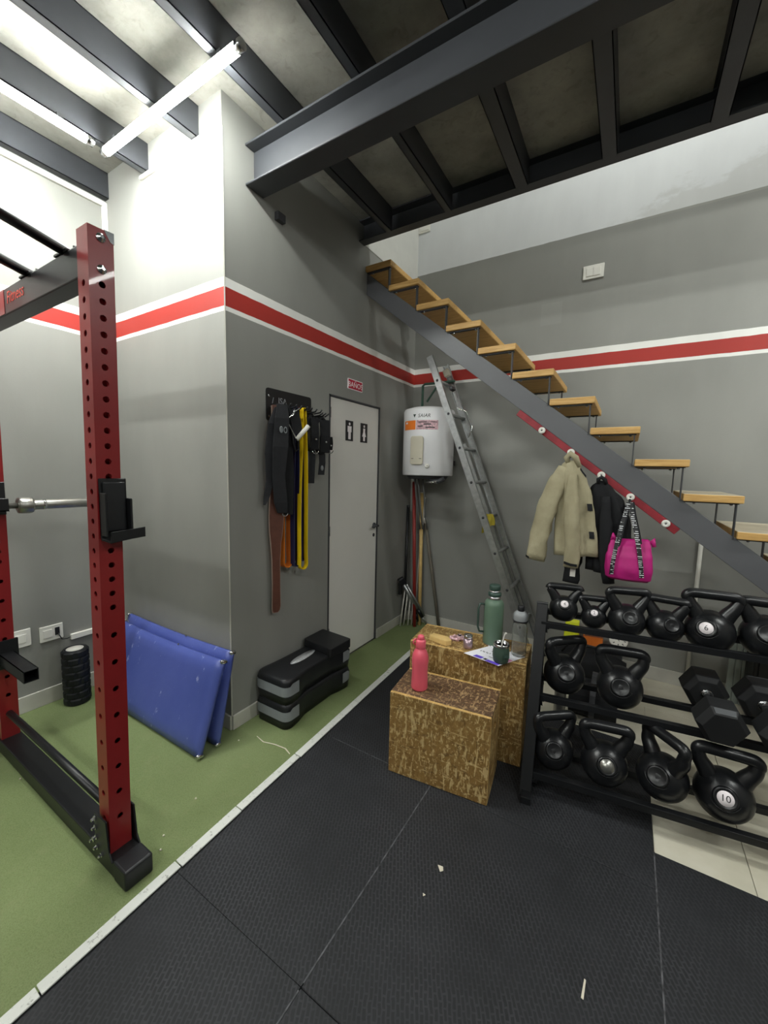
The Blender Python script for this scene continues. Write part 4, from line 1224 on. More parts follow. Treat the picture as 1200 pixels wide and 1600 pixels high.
# beige jacket
jk = thing('beige_jacket', 'beige winter jacket hanging by its collar from the second knob', 'jacket', (-.30, 2.60, 1.6))
cloth_loft([(-.303, 2.605, 1.585, .022, .016, .05, 0), (-.297, 2.602, 1.555, .050, .026, .08, -.006), (-.290, 2.60, 1.49, .082, .036, .10, -.01), (-.272, 2.60, 1.38, .098, .042, .10, 0), (-.258, 2.60, 1.25, .104, .045, .12, 0), (-.248, 2.60, 1.12, .112, .048, .12, .004), (-.243, 2.60, 1.022, .112, .048, .13, .008)], seed=1).build('body', COAT, jk)
sleeve([(-.338, 2.585, 1.545), (-.372, 2.572, 1.44), (-.412, 2.565, 1.29), (-.441, 2.56, 1.13), (-.464, 2.56, .975)], [.030, .052, .056, .054, .055], .62, .4).build('sleeve', COAT, jk)
sleeve([(-.283, 2.566, 1.50), (-.276, 2.548, 1.36), (-.266, 2.543, 1.22), (-.258, 2.542, 1.08), (-.255, 2.545, .958)], [.022, .040, .043, .041, .042], .6, 2.2).build('sleeve', COAT, jk)
MB().tube([(-.315, 2.59, 1.565), (-.325, 2.58, 1.60), (-.305, 2.575, 1.622), (-.275, 2.58, 1.60), (-.252, 2.585, 1.545)], [.012, .017, .018, .017, .012], 10, flat=.7).build('collar', COAT, jk)
MB().tube([(-.306, 2.598, 1.60), (-.309, 2.612, 1.612), (-.312, 2.60, 1.585)], .003, 6).build('hang_loop', BLACKC, jk)
MB().ribbon([(-.185, 2.566, 1.335), (-.180, 2.562, 1.312), (-.178, 2.562, 1.295)], (1, .2, 0), .026, .005).build('closure_tab', BLACKC, jk)
MB().ribbon([(-.164, 2.562, 1.175), (-.160, 2.558, 1.155), (-.158, 2.558, 1.135)], (1, .2, 0), .026, .005).build('closure_tab', BLACKC, jk)
MB().ribbon([(-.246, 2.575, 1.535), (-.232, 2.566, 1.515), (-.212, 2.562, 1.49)], (0, .2, 1), .014, .005).build('closure_tab', BLACKC, jk)
MB().ribbon([(-.292, 2.521, .985), (-.255, 2.516, .977), (-.222, 2.520, .975)], (0, 0, 1), .014, .003).build('cuff_tab', BLACKC, jk)
MB().ribbon([(-.512, 2.535, .995), (-.492, 2.528, .985)], (0, 0, 1), .012, .003).build('cuff_tab', BLACKC, jk)
MB().cbox((-.245, 2.56, .925), (.028, .008, .05)).build('care_tag', FOAMW, jk)
# black jacket
jb = thing('black_jacket', 'black jacket hanging between the beige jacket and the magenta bag', 'jacket', (-.135, 2.61, 1.5))
cloth_loft([(-.137, 2.625, 1.47, .018, .012, .05, 0), (-.133, 2.627, 1.43, .055, .022, .06, 0), (-.115, 2.63, 1.36, .095, .028, .08, 0), (-.085, 2.635, 1.22, .112, .032, .10, 0), (-.07, 2.638, 1.05, .112, .034, .10, 0), (-.065, 2.64, .93, .115, .036, .11, -.01)], seed=3).build('body', BLACKC, jb)
sleeve([(-.185, 2.655, 1.40), (-.225, 2.665, 1.25), (-.245, 2.668, 1.08), (-.258, 2.66, .94), (-.265, 2.65, .84)], [.03, .045, .046, .044, .046], .5, 1.1).build('sleeve', BLACKC, jb)
sleeve([(-.11, 2.600, 1.38), (-.095, 2.592, 1.22), (-.085, 2.590, 1.05), (-.06, 2.600, .88)], [.022, .032, .034, .03], .6, .9).build('sleeve', BLACKC, jb)
MB().tube([(-.150, 2.612, 1.455), (-.152, 2.602, 1.478), (-.136, 2.600, 1.490), (-.118, 2.604, 1.475), (-.112, 2.612, 1.452)], .011, 8).build('collar', BLACKC, jb)
# magenta bag
bg = thing('tote_bag', 'magenta nylon bag hanging by black straps with white lettering', 'bag', (.02, 2.57, 1.36))
cloth_loft([(.032, 2.575, .922, .098, .036, .02, 0), (.032, 2.572, .936, .112, .052, .03, 0), (.031, 2.570, .985, .118, .058, .04, 0), (.028, 2.572, 1.05, .115, .050, .06, .004), (.026, 2.578, 1.105, .105, .036, .10, .006), (.028, 2.585, 1.142, .093, .020, .14, .008), (.03, 2.588, 1.152, .080, .010, .16, .006)], 48, 6, 4, 2).build('body', PINKB, bg)
for s_, pts in ((0, [(.006, 2.612, 1.352), (-.003, 2.585, 1.30), (-.022, 2.548, 1.20), (-.036, 2.524, 1.10), (-.044, 2.512, 1.02), (-.047, 2.512, .955)]), (1, [(.016, 2.612, 1.352), (.028, 2.588, 1.29), (.052, 2.552, 1.20), (.074, 2.530, 1.10), (.088, 2.520, 1.02), (.096, 2.522, .955)])):
    MB().ribbon(pts, (1, .15, .2), .021, .003).build('strap', STRAPT, bg)
    MB().ribbon([V(p)+V((.004, .03, 0)) for p in pts[:4]], (1, .15, .2), .03, .003).build('strap', BLKWEB, bg)
MB().tube(arc_pts((.011, 2.632, 1.352), .016, -.3, PI+.3, 10, (0, -1, 0), (0, 0, 1)), .006, 8).build('strap_loop', BLKWEB, bg)
MB().tube([(.118, 2.585, 1.13), (.136, 2.58, 1.155), (.142, 2.575, 1.12)], [.012, .016, .01], 10).build('gathered_corner', PINKB, bg)
MB().tube([(-.058, 2.585, 1.135), (-.052, 2.58, 1.165), (-.038, 2.575, 1.14)], [.012, .016, .01], 10).build('gathered_corner', PINKB, bg)

# ================================================================== PLYO BOXES
def plyo(label, fl, ang, w, d, h, topmat, slot):
    t_ = thing('plyo_box', label, 'plyo box', (fl[0], fl[1], .001), (0, 0, ang))
    p = .018
    def pan(name, x0, x1, y0, y1, z0, z1, mt_, edge=True):
        o = MB().box(x0, x1, y0, y1, z0, z1).build(name, mt_, t_, .004, 2, world=False)
        if edge:
            o.data.materials.append(OSBE)
            for pl in o.data.polygons:
                n_ = pl.normal; dims = (x1-x0, y1-y0, z1-z0)
                ax = max(range(3), key=lambda k: abs(n_[k]))
                if dims[ax] > .05: pl.material_index = 1
        return o
    pan('front_panel', 0, w, 0, p, 0, h-.001, OSB)
    pan('back_panel', 0, w, d-p, d, 0, h-.001, OSB)
    pan('side_panel', 0, p, p+.0005, d-p-.0005, 0, h-p-.001, OSB)
    if slot:
        sy0, sy1, sz0, sz1 = d*.36, d*.64, h*.70, h*.83
        q = MB().box(w-p, w, p+.0005, sy0, 0, h-p-.001).box(w-p, w, sy1, d-p-.0005, 0, h-p-.001).box(w-p, w, sy0, sy1, 0, sz0).box(w-p, w, sy0, sy1, sz1, h-p-.001)
        q.build('side_panel', OSB, t_, world=False)
    else:
        pan('side_panel', w-p, w, p+.0005, d-p-.0005, 0, h-p-.001, OSB)
    pan('top_panel', 0, w, p+.0005, d-p-.0005, h-p, h, topmat, False)
    return t_
plyo('small strand board plyo box with a worn brown top and hand hole', (-.924, 1.608), math.radians(6.7), .488, .272, .42, OSBD, True)
plyo('taller strand board plyo box standing behind the small box', (-.986, 1.929), math.radians(5.9), .622, .282, .55, OSB, False)

# ------------------------------------------------------------------ things on the boxes
def turned(name, label, cat, c, parts, n=28, grp=None):
    t_ = thing(name, label, cat, c, group=grp)
    M_ = Matrix.Translation(c)
    for nm, prof, mt_ in parts:
        MB().lathe(prof, n, M_).build(nm, mt_, t_)
    return t_
bz = .4215
tb_ = turned('water_bottle', 'coral pink sports bottle standing on the small plyo box', 'bottle', (-.818, 1.715, bz), [
    ('body', [(0, 0), (.036, 0), (.040, .004), (.0415, .012), (.040, .06), (.0385, .09), (.040, .12), (.0415, .15), (.039, .175), (.030, .198), (.0215, .208), (.0215, .214), (0, .214)], CORAL),
    ('cap', [(0, .212), (.0245, .212), (.0255, .216), (.0255, .246), (.022, .252), (.016, .254), (.016, .258)], CORAL)])
MB().lathe([(.016, 0), (.017, .004), (.017, .014), (.012, .02), (0, .021)], 20, Matrix.Translation((-.818, 1.715, bz+.254))).build('flip_top', CORAL, tb_)
MB().tube([(-.840, 1.700, bz+.225), (-.849, 1.694, bz+.235), (-.846, 1.696, bz+.25), (-.836, 1.703, bz+.257)], .0045, 8).build('carry_hinge', CORAL, tb_)
BZ2 = .5515
th_ = turned('thermos_flask', 'green steel thermos flask with black handle on the taller plyo box', 'thermos', (-.585, 2.148, BZ2), [
    ('body', [(0, .006), (.051, .006), (.053, .012), (.053, .225), (.050, .24), (.040, .252), (.031, .257), (0, .257)], GREENT),
    ('steel_base', [(0, 0), (.050, 0), (.052, .003), (.052, .010), (0, .011)], CHROME),
    ('steel_neck', [(.0, .256), (.033, .256), (.034, .262), (.032, .276), (0, .276)], CHROME),
    ('stopper', [(0, .275), (.034, .275), (.036, .279), (.036, .293), (.030, .297), (0, .297)], GREENC),
    ('neck_ring', [(0, .296), (.027, .296), (.028, .299), (.028, .307), (0, .308)], CHROME),
    ('cup_cap', [(0, .307), (.029, .307), (.031, .31), (.031, .332), (.027, .337), (0, .338)], GREENC)])
hv = V((-.85, -.52, 0)).normalized(); tc_ = V((-.585, 2.148, BZ2))
MB().tube([tc_+hv*.050+V((0, 0, .225)), tc_+hv*.078+V((0, 0, .228)), tc_+hv*.086+V((0, 0, .20)), tc_+hv*.086+V((0, 0, .10)), tc_+hv*.076+V((0, 0, .07)), tc_+hv*.052+V((0, 0, .068))], .008, 10, flat=.7).build('handle', GREENC, th_)
turned('drink_can', 'small pinkish silver canister standing beside the flyer', 'canister', (-.681, 2.021, BZ2), [
    ('body', [(0, 0), (.023, 0), (.025, .003), (.025, .052), (0, .053)], CANM), ('lid', [(0, .052), (.0225, .052), (.0225, .058), (.0235, .059), (.0235, .070), (.02, .073), (0, .073)], CHROME)], 20)
mg = turned('mate_gourd', 'dark green mate cup with a metal rim and straw on the flyer', 'mate cup', (-.486, 1.957, BZ2+.0016), [
    ('cup', [(0, 0), (.032, 0), (.037, .006), (.041, .03), (.041, .055), (.037, .08), (.0365, .084), (.033, .084), (.033, .07), (0, .07)], MATEG),
    ('steel_rim', [(.0335, .083), (.0385, .083), (.0395, .087), (.0385, .096), (.036, .098), (.033, .096), (.0325, .083)], CHROME),
    ('yerba', [(0, .078), (.020, .080), (.032, .074), (.032, .068), (0, .068)], YERBA)])
MB().tube([(-.490, 1.955, BZ2+.05), (-.482, 1.955, BZ2+.10), (-.472, 1.957, BZ2+.145), (-.466, 1.959, BZ2+.156)], [.004, .0035, .0035, .005], 8).build('straw', FOAMW, mg)
MB().ribbon([(-.452, 1.927, BZ2+.055), (-.450, 1.926, BZ2+.04)], (.7, .7, 0), .03, .002).build('stamped_patch', GREENC, mg)
cbt = turned('clear_bottle', 'clear plastic water bottle with black spout behind the mate cup', 'bottle', (-.428, 2.085, BZ2), [
    ('body', [(0, .003), (.030, 0), (.037, .006), (.038, .02), (.0365, .05), (.038, .08), (.0365, .11), (.038, .15), (.034, .175), (.031, .185), (.029, .185), (.032, .174), (.036, .15), (.0345, .11), (.036, .08), (.0345, .05), (.036, .02), (.03, .004)], GLASSP),
    ('lid', [(.0, .184), (.034, .184), (.036, .188), (.036, .215), (.033, .228), (.020, .24), (0, .24)], simple('grey_clear_lid', '8d9092', .25, var=.04)),
    ('lid_band', [(.0362, .186), (.0372, .186), (.0372, .193), (.0362, .193)], INK),
    ('spout_cap', [(0, .239), (.016, .239), (.0165, .243), (.0165, .265), (.014, .268), (0, .268)], INK)])
# flyer
fly = thing('flyer', 'white printed flyer with purple blocks lying under the mate cup', 'flyer', (-.53, 2.0, BZ2))
FP = [V((-.676, 1.943, 0)), V((-.482, 1.905, 0)), V((-.392, 2.078, 0)), V((-.576, 2.125, 0))]
def fpt(u_, v_, z): 
    p = FP[0].lerp(FP[1], u_).lerp(FP[3].lerp(FP[2], u_), v_); return V((p.x, p.y, z))
q = MB(); vs = []; fs = []
for s_ in (0, .0006):
    for i in range(9):
        for j in range(7): vs.append(fpt(i/8, j/6, BZ2+s_+.0004+.0006*abs(math.sin(i*.7))*(j/6)))
for s_ in (0, 1):
    for i in range(8):
        for j in range(6): fs.append(tuple(s_*63+k for k in (i*7+j, (i+1)*7+j, (i+1)*7+j+1, i*7+j+1)))
q.add(vs, fs, True); q.build('sheet', PAPER, fly)
def blk(u0, u1, v0, v1, mt_):
    z = BZ2+.0018
    MB().prism([fpt(u0, v0, z), fpt(u1, v0, z), fpt(u1, v1, z), fpt(u0, v1, z)], (0, 0, .0002)).build('printed_block', mt_, fly)
blk(.25, .48, .03, .16, PURINK); blk(.62, .97, .0, .12, PURINK); blk(.52, .60, .05, .14, INK); blk(.86, .99, .15, .55, PNKINK)
for i in range(6): blk(.12+.05*i, .145+.05*i, .42+.03*(i % 2), .47+.03*(i % 2), INK)
blk(.30, .52, .62, .66, INK); blk(.34, .5, .72, .75, INK); blk(.5, .7, .28, .30, INK)
# wood wedge, wrapper
wd_ = MB().prism([(-.895, 1.985, BZ2), (-.785, 1.965, BZ2), (-.765, 1.995, BZ2), (-.80, 2.03, BZ2), (-.89, 2.03, BZ2)], (0, 0, .03)).build('wood_offcut', WOODY, None, .003)
c = V((-.83, 2.0, BZ2)); wd_.data.transform(Matrix.Translation(-c)); wd_.location = c
tag(wd_, 'pale wooden offcut lying on the taller plyo box behind the coral bottle', 'wood block')
wr = thing('snack_wrapper', 'crumpled pink and black snack wrapper on the taller plyo box', 'wrapper', (-.765, 2.075, BZ2))
bm_ = MB(); rr = random.Random(5); n = 14; rings = []
for i in range(9):
    k = i/8; ring = []
    for j in range(n):
        a_ = 2*PI*j/n; r_ = .017*(.5+.9*math.sin(PI*min(max(k, .06), .94)))*(1+rr.uniform(-.35, .35))
        ring.append(V((-.80+.075*k, 2.06+.03*k+r_*math.cos(a_), BZ2+.014+max(-.013, r_*.8*math.sin(a_)))))
    rings.append(ring)
bm_.loft(rings, True, False).build('film', simple('pink_foil', 'cfaab0', .3, var=.6, vscale=45), wr)
bm_ = MB(); rings = []
for i in range(5):
    k = i/4; rings.append([V((-.765+.022*k, 2.077+.01*k+(.0185+rr.uniform(-.003, .003))*math.cos(2*PI*j/n), BZ2+.015+max(-.0145, .019*math.sin(2*PI*j/n)))) for j in range(n)])
bm_.loft(rings, True, False).build('dark_print', INK, wr)

# ================================================================== KETTLEBELL RACK
RO, RA = (-.32, 1.83), math.radians(8)
kr = thing('weight_rack', 'black three-tier steel rack holding kettlebells and dumbbells', 'weight rack', (RO[0], RO[1], 0), (0, 0, RA))
RL = 1.62
def kp(nm, mb, mt_=BLACKM, bev=.003, par=None): return mb.build(nm, mt_, par or kr, bev, 2, world=False)
TIERS = [(.036, .110, .21, .125), (.17, .422, .35, .435), (.238, .767, .41, .78)]   # front t, top z, rear t, top z
for s0 in (0.03, RL):
    post = MB().bar((s0-.018, .0, .0), (s0, .27, .845), .052, .05, (0, 1, 0))
    po = kp('side_post', post)
    kp('post_cap', MB().bar((s0, .269, .842), (s0, .273, .852), .054, .052, (0, 1, 0)), STEPB, .002)
    kp('rear_leg', MB().bar((s0, .27, .82), (s0, .50, .02), .045, .045, (0, 1, 0)))
    kp('floor_foot', MB().box(s0-.034, s0+.01, -.06, .54, -.006, .034))
    for (tf, zf, tr, zr) in TIERS:
        kp('rail_bracket', MB().box(s0-.024, s0+.03, tf-.02, tr+.02, zf-.05, zf-.032).box(s0+.018, s0+.03, tf-.02, tr+.02, zf-.05, zf-.004), BLACKM, .002)
        for tb2 in (tf-.005, tf+.03):
            kp('bolt', MB().lathe([(.009, 0), (.009, .006), (.005, .007), (.005, .012)], 6, frame((s0+.0305, tb2, zf-.028), (1, 0, 0)), False), CHROME, 0)
for (tf, zf, tr, zr) in TIERS:
    kp('front_rail', MB().box(.03, RL-.03, tf-.018, tf+.014, zf-.026, zf))
    kp('front_rail_lip', MB().box(.03, RL-.03, tf-.022, tf-.018, zf-.026, zf+.004), BLACKM, .001)
    kp('rear_rail', MB().box(.03, RL-.03, tr-.014, tr+.014, zr-.03, zr))

STK = SIGNW
def kettlebell(label, s, t, z, r, yaw=0, num=None, tilt=0, hw=1.08, hh=1.88, em=(0, 22), disc=None):
    """s, t along / across the rack; local front -Y"""
    t_ = thing('kettlebell', label, 'kettlebell', (0, 0, 0), group='kettlebells on the rack')
    base = Matrix.Translation((RO[0], RO[1], 0)) @ Matrix.Rotation(RA, 4, 'Z') @ Matrix.Translation((s, t, z))
    M_ = base @ Matrix.Rotation(yaw, 4, 'Z') @ Matrix.Rotation(tilt, 4, 'X')
    t_.location = M_.translation; t_.rotation_euler = M_.to_euler()
    prof = []
    for i in range(19):
        a_ = -PI/2+PI*i/18
        zz, rr_ = math.sin(a_)*r, math.cos(a_)*r
        if zz < -.80*r: zz = -.80*r; rr_ = .60*r if i > 0 else 0
        if i and prof and abs(prof[-1][0]-rr_) < 1e-6 and abs(prof[-1][1]-zz) < 1e-6: continue
        prof.append((max(rr_, 0), zz))
    body = MB().lathe(prof, 40).build('body', VINYL, t_, world=False)
    # handle: rounded trapezoid rooted in the body
    k = r; tr_ = .185*r+.005
    pts2 = [(-.50, .62), (-.66, .92), (-.85, 1.22), (-hw+.06, 1.50), (-hw+.02, hh-.30), (-hw+.10, hh-.17), (-hw+.30, hh-.12)]
    right = [(-a_, b2) for a_, b2 in pts2[::-1]]
    path = [V((a_*k, 0, b2*k)) for a_, b2 in pts2]+[V((0, 0, (hh-.115)*k))]+[V((a_*k, 0, b2*k)) for a_, b2 in right]
    # smooth the path
    sm = []
    for i in range(len(path)-1):
        p0, p1, p2, p3 = path[max(i-1, 0)], path[i], path[i+1], path[min(i+2, len(path)-1)]
        for q_ in range(4):
            u_ = q_/4
            sm.append(.5*((2*p1)+(p2-p0)*u_+(2*p0-5*p1+4*p2-p3)*u_*u_+(3*p1-p0-3*p2+p3)*u_**3))
    sm.append(path[-1])
    nn_ = len(sm); rs = []
    for i in range(nn_):
        e = min(i, nn_-1-i)/nn_
        rs.append(tr_*(1.55-1.0*min(1, e/.22)*.55))
    MB().tube(sm, rs, 14, up=(0, 1, 0)).build('handle', VINYL, t_, world=False)
    # raised emblem ring with wings on the front
    az, el = math.radians(em[0]), math.radians(em[1])
    d = V((math.sin(az)*math.cos(el), -math.cos(az)*math.cos(el), math.sin(el)))
    E_ = frame(d*(r*.955), d, (1, 0, 0))
    emb = MB().lathe([(0, .035*r), (.30*r, .035*r), (.33*r, .05*r), (.37*r, .05*r), (.40*r, .02*r), (.42*r, -.05*r)], 28, E_).build('emblem_disc', VINYL, t_, world=False)
    sw = []
    for i in range(13):
        a_ = math.radians(200+140*i/12)
        dd_ = d+(E_.to_3x3() @ V((math.cos(a_)*.56, math.sin(a_)*.50, 0)))
        sw.append(dd_.normalized()*r*1.002)
    MB().tube(sw, [.008*r+.02*r*math.sin(PI*i/12) for i in range(13)], 8).build('emblem_swoosh', VINYL, emb, world=False)
    if num is not None or disc:
        rr_ = .27*r if num is not None else .30*r
        stck = MB().lathe([(0, .05*r), (rr_, .05*r), (rr_*1.0, .056*r), (0, .06*r)], 24, E_).build('weight_sticker' if num is not None else 'metal_disc', STK if num is not None else disc, t_, world=False)
        if num:
            o_ = text_part(num, rr_*1.25, INK, None, E_ @ Matrix.Translation((0, 0, .063*r)), 'weight_number', .0003)
            o_.parent = stck
    return t_
TT = .315
kettlebell('smallest black kettlebell with a white sticker, second from the rack post on the top tier', .266, TT, .800, .058, .10, '2', 0, 1.12, 1.75, (-8, 38))
kettlebell('small black kettlebell with a white sticker, next to the post on the top tier', .128, TT, .822, .067, .05, '4', 0, 1.12, 1.80, (0, 36))
kettlebell('black kettlebell without a sticker on the top tier, third from the left post', .405, TT, .808, .080, .16, None, 0, 1.05, 1.92, (-4, 28))
kettlebell('plain black kettlebell turned sideways on the top tier before the stickered large one', .560, TT, .806, .076, -.22, None, 0, 1.05, 1.80, (24, 24))
kettlebell('large black kettlebell with a white number 6 sticker on the top tier', .728, TT, .816, .094, -.04, '6', 0, 1.03, 1.88, (-22, 22))
kettlebell('large black kettlebell on the top tier beyond the number 6 one', .925, TT, .826, .094, -.10, None, 0, 1.03, 1.70, (-10, 25))
kettlebell('black kettlebell turned half away beside the rack post on the middle tier', .150, .255, .506, .095, .62, None, 0, .98, 1.95, (-30, 28))
kettlebell('black kettlebell with a plain raised disc beside the hex dumbbells', .392, .255, .498, .098, .02, None, .0, .97, 1.92, (-6, 24))
kettlebell('black kettlebell turned half away beside the rack post on the bottom tier', .120, .115, .190, .090, .55, None, 0, .99, 1.98, (-28, 28))
kettlebell('black kettlebell with a shiny metal disc on the bottom tier', .336, .115, .190, .096, .06, None, 0, .98, 1.92, (-2, 26), BRUSH)
kettlebell('black kettlebell turned edge-on with its handle in profile on the bottom tier', .560, .118, .198, .098, -.95, None, 0, .95, 2.0, (30, 28))
kettlebell('large black kettlebell with a white number 10 sticker on the bottom tier', .772, .115, .196, .102, -.10, '10', 0, .99, 1.90, (-8, 24))

def dumbbell(label, s, z, R_=.092, yaw=0):
    t_ = thing('hex_dumbbell', label, 'dumbbell', (0, 0, 0), group='hex dumbbells on the middle tier')
    base = Matrix.Translation((RO[0], RO[1], 0)) @ Matrix.Rotation(RA, 4, 'Z') @ Matrix.Translation((s, .252, z))
    M_ = base @ Matrix.Rotation(yaw, 4, 'Z') @ Matrix.Rotation(math.radians(4), 4, 'X')
    t_.location = M_.translation; t_.rotation_euler = M_.to_euler()
    MB().tube([(0, -.085, 0), (0, -.05, 0), (0, 0, 0), (0, .05, 0), (0, .085, 0)], [.0145, .0155, .017, .0155, .0145], 14).build('handle', CHROME, t_, world=False)
    for s_ in (-1, 1):
        prof = [(.0, .068), (R_*.72, .068), (R_*.98, .085), (R_, .10), (R_, .165), (R_*.80, .192), (R_*.78, .194), (0, .194)]
        hd_ = MB().lathe(prof, 6, frame((0, 0, 0), (0, s_, 0), (math.cos(0), 0, math.sin(0))), False).build('head', RUBH, t_, .004, 2, world=False)
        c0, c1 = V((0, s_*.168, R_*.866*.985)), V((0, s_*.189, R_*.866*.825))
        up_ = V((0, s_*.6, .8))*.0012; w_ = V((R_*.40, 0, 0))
        gp_ = MATS.get('lit_chamfer_grey') or simple('lit_chamfer_grey', '4b4d50', .6, var=.08)
        MB().prism([c0-w_+up_*.2, c0+w_+up_*.2, c1+w_*.9+up_*.2, c1-w_*.9+up_*.2], up_).build('chamfer_highlight', gp_, hd_, world=False)  # paler quad paints in the light caught by the top chamfer
        MB().lathe([(.022, .060), (.024, .064), (.024, .070)], 14, frame((0, 0, 0), (0, s_, 0))).build('collar', CHROME, t_, world=False)
    return t_
dumbbell('black hex dumbbell lying beside the kettlebells on the middle tier', .742, .512, .090, -.05)
dumbbell('black hex dumbbell second from the kettlebells on the middle tier', .945, .512, .090, -.05)
dumbbell('black hex dumbbell third from the kettlebells on the middle tier', 1.15, .512, .090, -.03)

# ================================================================== BEHIND THE RACK, BY THE BACK WALL
sb_ = thing('duffel_bag', 'black duffel bag on the tiles behind the weight rack', 'bag', (-.16, 3.18, -.007))
rings = []
for i in range(15):
    k = i/14; x = -.42+.50*k
    e = math.sin(PI*min(max(k, .04), .96))**.35
    rings.append([V((x, 3.2+.13*e*math.cos(2*PI*j/22)*(1+.05*math.sin(5*k*PI+j)), .118+max(-.124, .125*e*math.sin(2*PI*j/22)*(1+.06*math.sin(7*k+j*1.3))))) for j in range(22)])
MB().loft(rings, True, True).build('body', BLACKC, sb_)
MB().tube([(-.33, 3.12, .20), (-.28, 3.08, .29), (-.10, 3.08, .29), (-.04, 3.12, .20)], .011, 8, flat=.5).build('carry_handle', BLKWEB, sb_)
MB().ribbon([(-.40, 3.2, .245), (-.17, 3.2, .252), (.06, 3.2, .245)], (0, 1, 0), .02, .004).build('zip', STEELD, sb_)
def loose(name, label, cat, mb, mat, c, bev=.004):
    o = mb.build(name, mat, None, bev); c = V(c)
    o.data.transform(Matrix.Translation(-c)); o.location = c
    return tag(o, label, cat)
yp = thing('detergent_pouch', 'neon yellow pouch with black print standing behind the rack post', 'pouch', (-.30, 3.36, -.007))
MB().loft([[V((-.30+hw_*math.cos(2*PI*j/16), 3.40+dp_*math.sin(2*PI*j/16), z)) for j in range(16)] for z, hw_, dp_ in ((-.006, .058, .030), (.06, .062, .035), (.16, .06, .030), (.25, .055, .018), (.33, .050, .006), (.36, .050, .003))], True, True).build('film', YNEON, yp)
MB().ribbon([(-.325, 3.366, .20), (-.29, 3.362, .17), (-.265, 3.368, .21)], (0, 0, 1), .02, .002).build('print', INK, yp)
MB().ribbon([(-.30, 3.360, .12), (-.275, 3.364, .14)], (0, 0, 1), .03, .002).build('print', INK, yp)
ob = thing('orange_carton', 'open orange carton leaning on the wall beside the yellow pouch', 'carton', (-.15, 3.40, -.007))
Mo = Matrix.Translation((-.15, 3.405, -.006)) @ Matrix.Rotation(.15, 4, 'Z')
MB().box(-.065, .065, -.045, .045, 0, .27, Mo).build('carton', ORBOX, ob, .003)
MB().prism([Mo @ V(p) for p in ((-.065, -.045, .27), (.065, -.045, .27), (.05, -.085, .315), (-.06, -.085, .315))], (0, .003, .002)).build('flap', simple('faded_orange_card', 'd99a76', .7, var=.1), ob)
ds = thing('round_dial', 'round white dial scale behind the weight rack', 'scale', (.02, 3.37, -.007))
Md = frame((.02, 3.36, .275), (.1, -.55, .83))
MB().lathe([(0, -.02), (.045, -.02), (.06, -.006), (.062, .004), (.058, .008), (0, .008)], 28, Md).build('dial_case', FOAMW, ds)
for k in range(8):
    a_ = 2*PI*k/8
    MB().box(-.003, .003, .034, .048, .008, .009, Md @ Matrix.Rotation(a_, 4, 'Z')).build('dial_mark', STEELD, ds)
MB().box(-.002, .002, -.01, .04, .009, .010, Md @ Matrix.Rotation(.6, 4, 'Z')).build('needle', INK, ds)
MB().bar((.02, 3.375, .262), (.02, 3.40, .0), .07, .05, (0, 1, 0)).box(-.07, .11, 3.34, 3.46, -.007, .02).build('stand', STEELD, ds, .006)
nb = turned('flask', 'steel bottle with a navy cap standing on the tiles behind the bottom tier', 'bottle', (-.268, 2.60, -.007), [
    ('body', [(0, 0), (.032, 0), (.034, .004), (.034, .15), (.028, .175), (.02, .185), (0, .185)], BRUSH), ('cap', [(0, .184), (.019, .184), (.02, .19), (.02, .225), (.017, .23), (0, .23)], NAVY)])
rb2 = thing('rolled_towel', 'black rolled towel lying on the tiles behind the bottom tier kettlebells', 'towel', (-.09, 2.70, -.007))
sp_ = [V((0, (.012+.0105*a_)*math.cos(a_), (.012+.0105*a_)*math.sin(a_))) for a_ in [i*.35 for i in range(36)]]
MB().ribbon([V((-.09, 2.70, .132))+p for p in sp_], (1, 0, 0), .26, .012).build('roll', BLACKC, rb2)
MB().ribbon([V((-.09, 2.70, .132))+V((0, .142*math.cos(a_), .142*math.sin(a_)))*.99 for a_ in [i*.3 for i in range(22)]], (1, 0, 0), .03, .006).build('tie', STEELD, rb2)
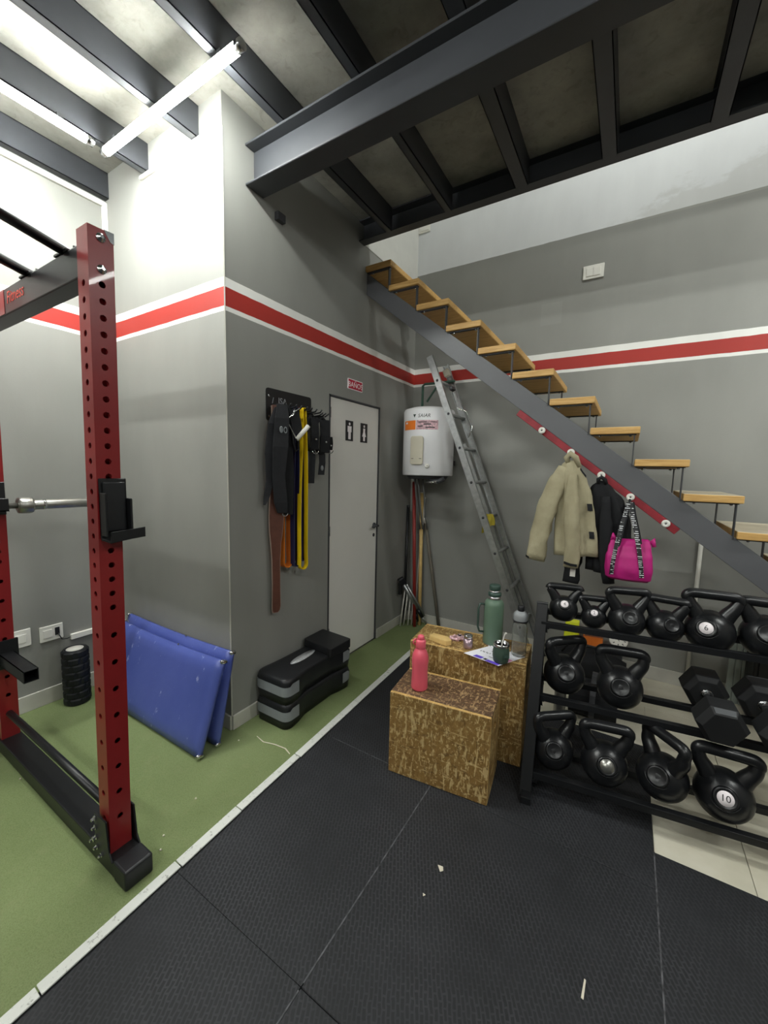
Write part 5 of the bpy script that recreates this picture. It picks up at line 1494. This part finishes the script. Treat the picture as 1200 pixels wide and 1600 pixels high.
# pale board and plain black box under the low end of the stair
pb = thing('leaning_panel', 'pale grey fluted panel leaning on the back wall under the stair', 'panel', (.80, 3.43, -.007))
for i in range(9):
    MB().box(.66+.034*i, .66+.034*i+.032, 3.40-.0, 3.415, -.006, .50).build('flute', simple('pale_green_grey_pvc', '9aa39c', .5, var=.06) if 'pale_green_grey_pvc' not in MATS else MATS['pale_green_grey_pvc'], pb, .004)
ck = thing('black_box', 'black box standing under the low end of the stair', 'box', (.85, 3.30, -.007))  # plain black box with a flat black slab on its front
MB().box(.74, .96, 3.20, 3.395, -.007, .60).build('cabinet', BLACKM, ck, .01)
MB().box(.76, .94, 3.19, 3.20, .03, .57).build('front_slab', BLACKM, ck, .004)

# ================================================================== BITS ON THE FLOOR
def chip(label, x, y, pts, h, mat=WCHIP, cat='debris'):
    o = MB().prism([(x+a_, y+b2, .0012) for a_, b2 in pts], (0, 0, h)).build('paper_scrap', mat, None, .0008, 1)
    c = V((x, y, .0012)); o.data.transform(Matrix.Translation(-c)); o.location = c
    return tag(o, label, cat)
chip('small torn white scrap lying on the black rubber mat', -.501, 1.289, [(-.014, .008), (.004, -.012), (.013, -.002), (.006, .012)], .003)
chip('tiny white crumb near the torn scrap on the rubber mat', -.513, 1.17, [(-.005, .004), (.0, -.006), (.006, .003)], .003)
chip('thin pale splinter lying on the rubber mat', -.004, 1.188, [(-.004, -.026), (.003, -.027), (.005, .026), (.0, .028)], .003)
def crumb(x, y, s_, z=.0062):
    o = MB().lathe([(0, 0), (s_, .0005), (s_*.7, s_*.8), (0, s_)], 6, Matrix.Translation((x, y, z))).build('crumb', WCHIP)
    c = V((x, y, z)); o.data.transform(Matrix.Translation(-c)); o.location = c
    return tag(o, 'tiny pale crumb on the green turf', 'debris', 'crumbs on the turf')
for x, y in ((-1.45, .76), (-1.50, .80), (-1.86, .77), (-1.83, .74), (-1.72, 1.34), (-2.35, .60), (-1.56, .98)): crumb(x, y, .005)
sc = MB().tube([(-1.665, 1.418, .0075), (-1.60, 1.405, .0075), (-1.53, 1.425, .0075), (-1.46, 1.432, .0085), (-1.41, 1.415, .009)], [.002, .003, .0035, .004, .003], 6, flat=.5).build('turf_seam_thread', WCHIP)
c = V((-1.53, 1.42, .006)); sc.data.transform(Matrix.Translation(-c)); sc.location = c
tag(sc, 'loose pale strip of seam tape lying on the turf by the step', 'tape')
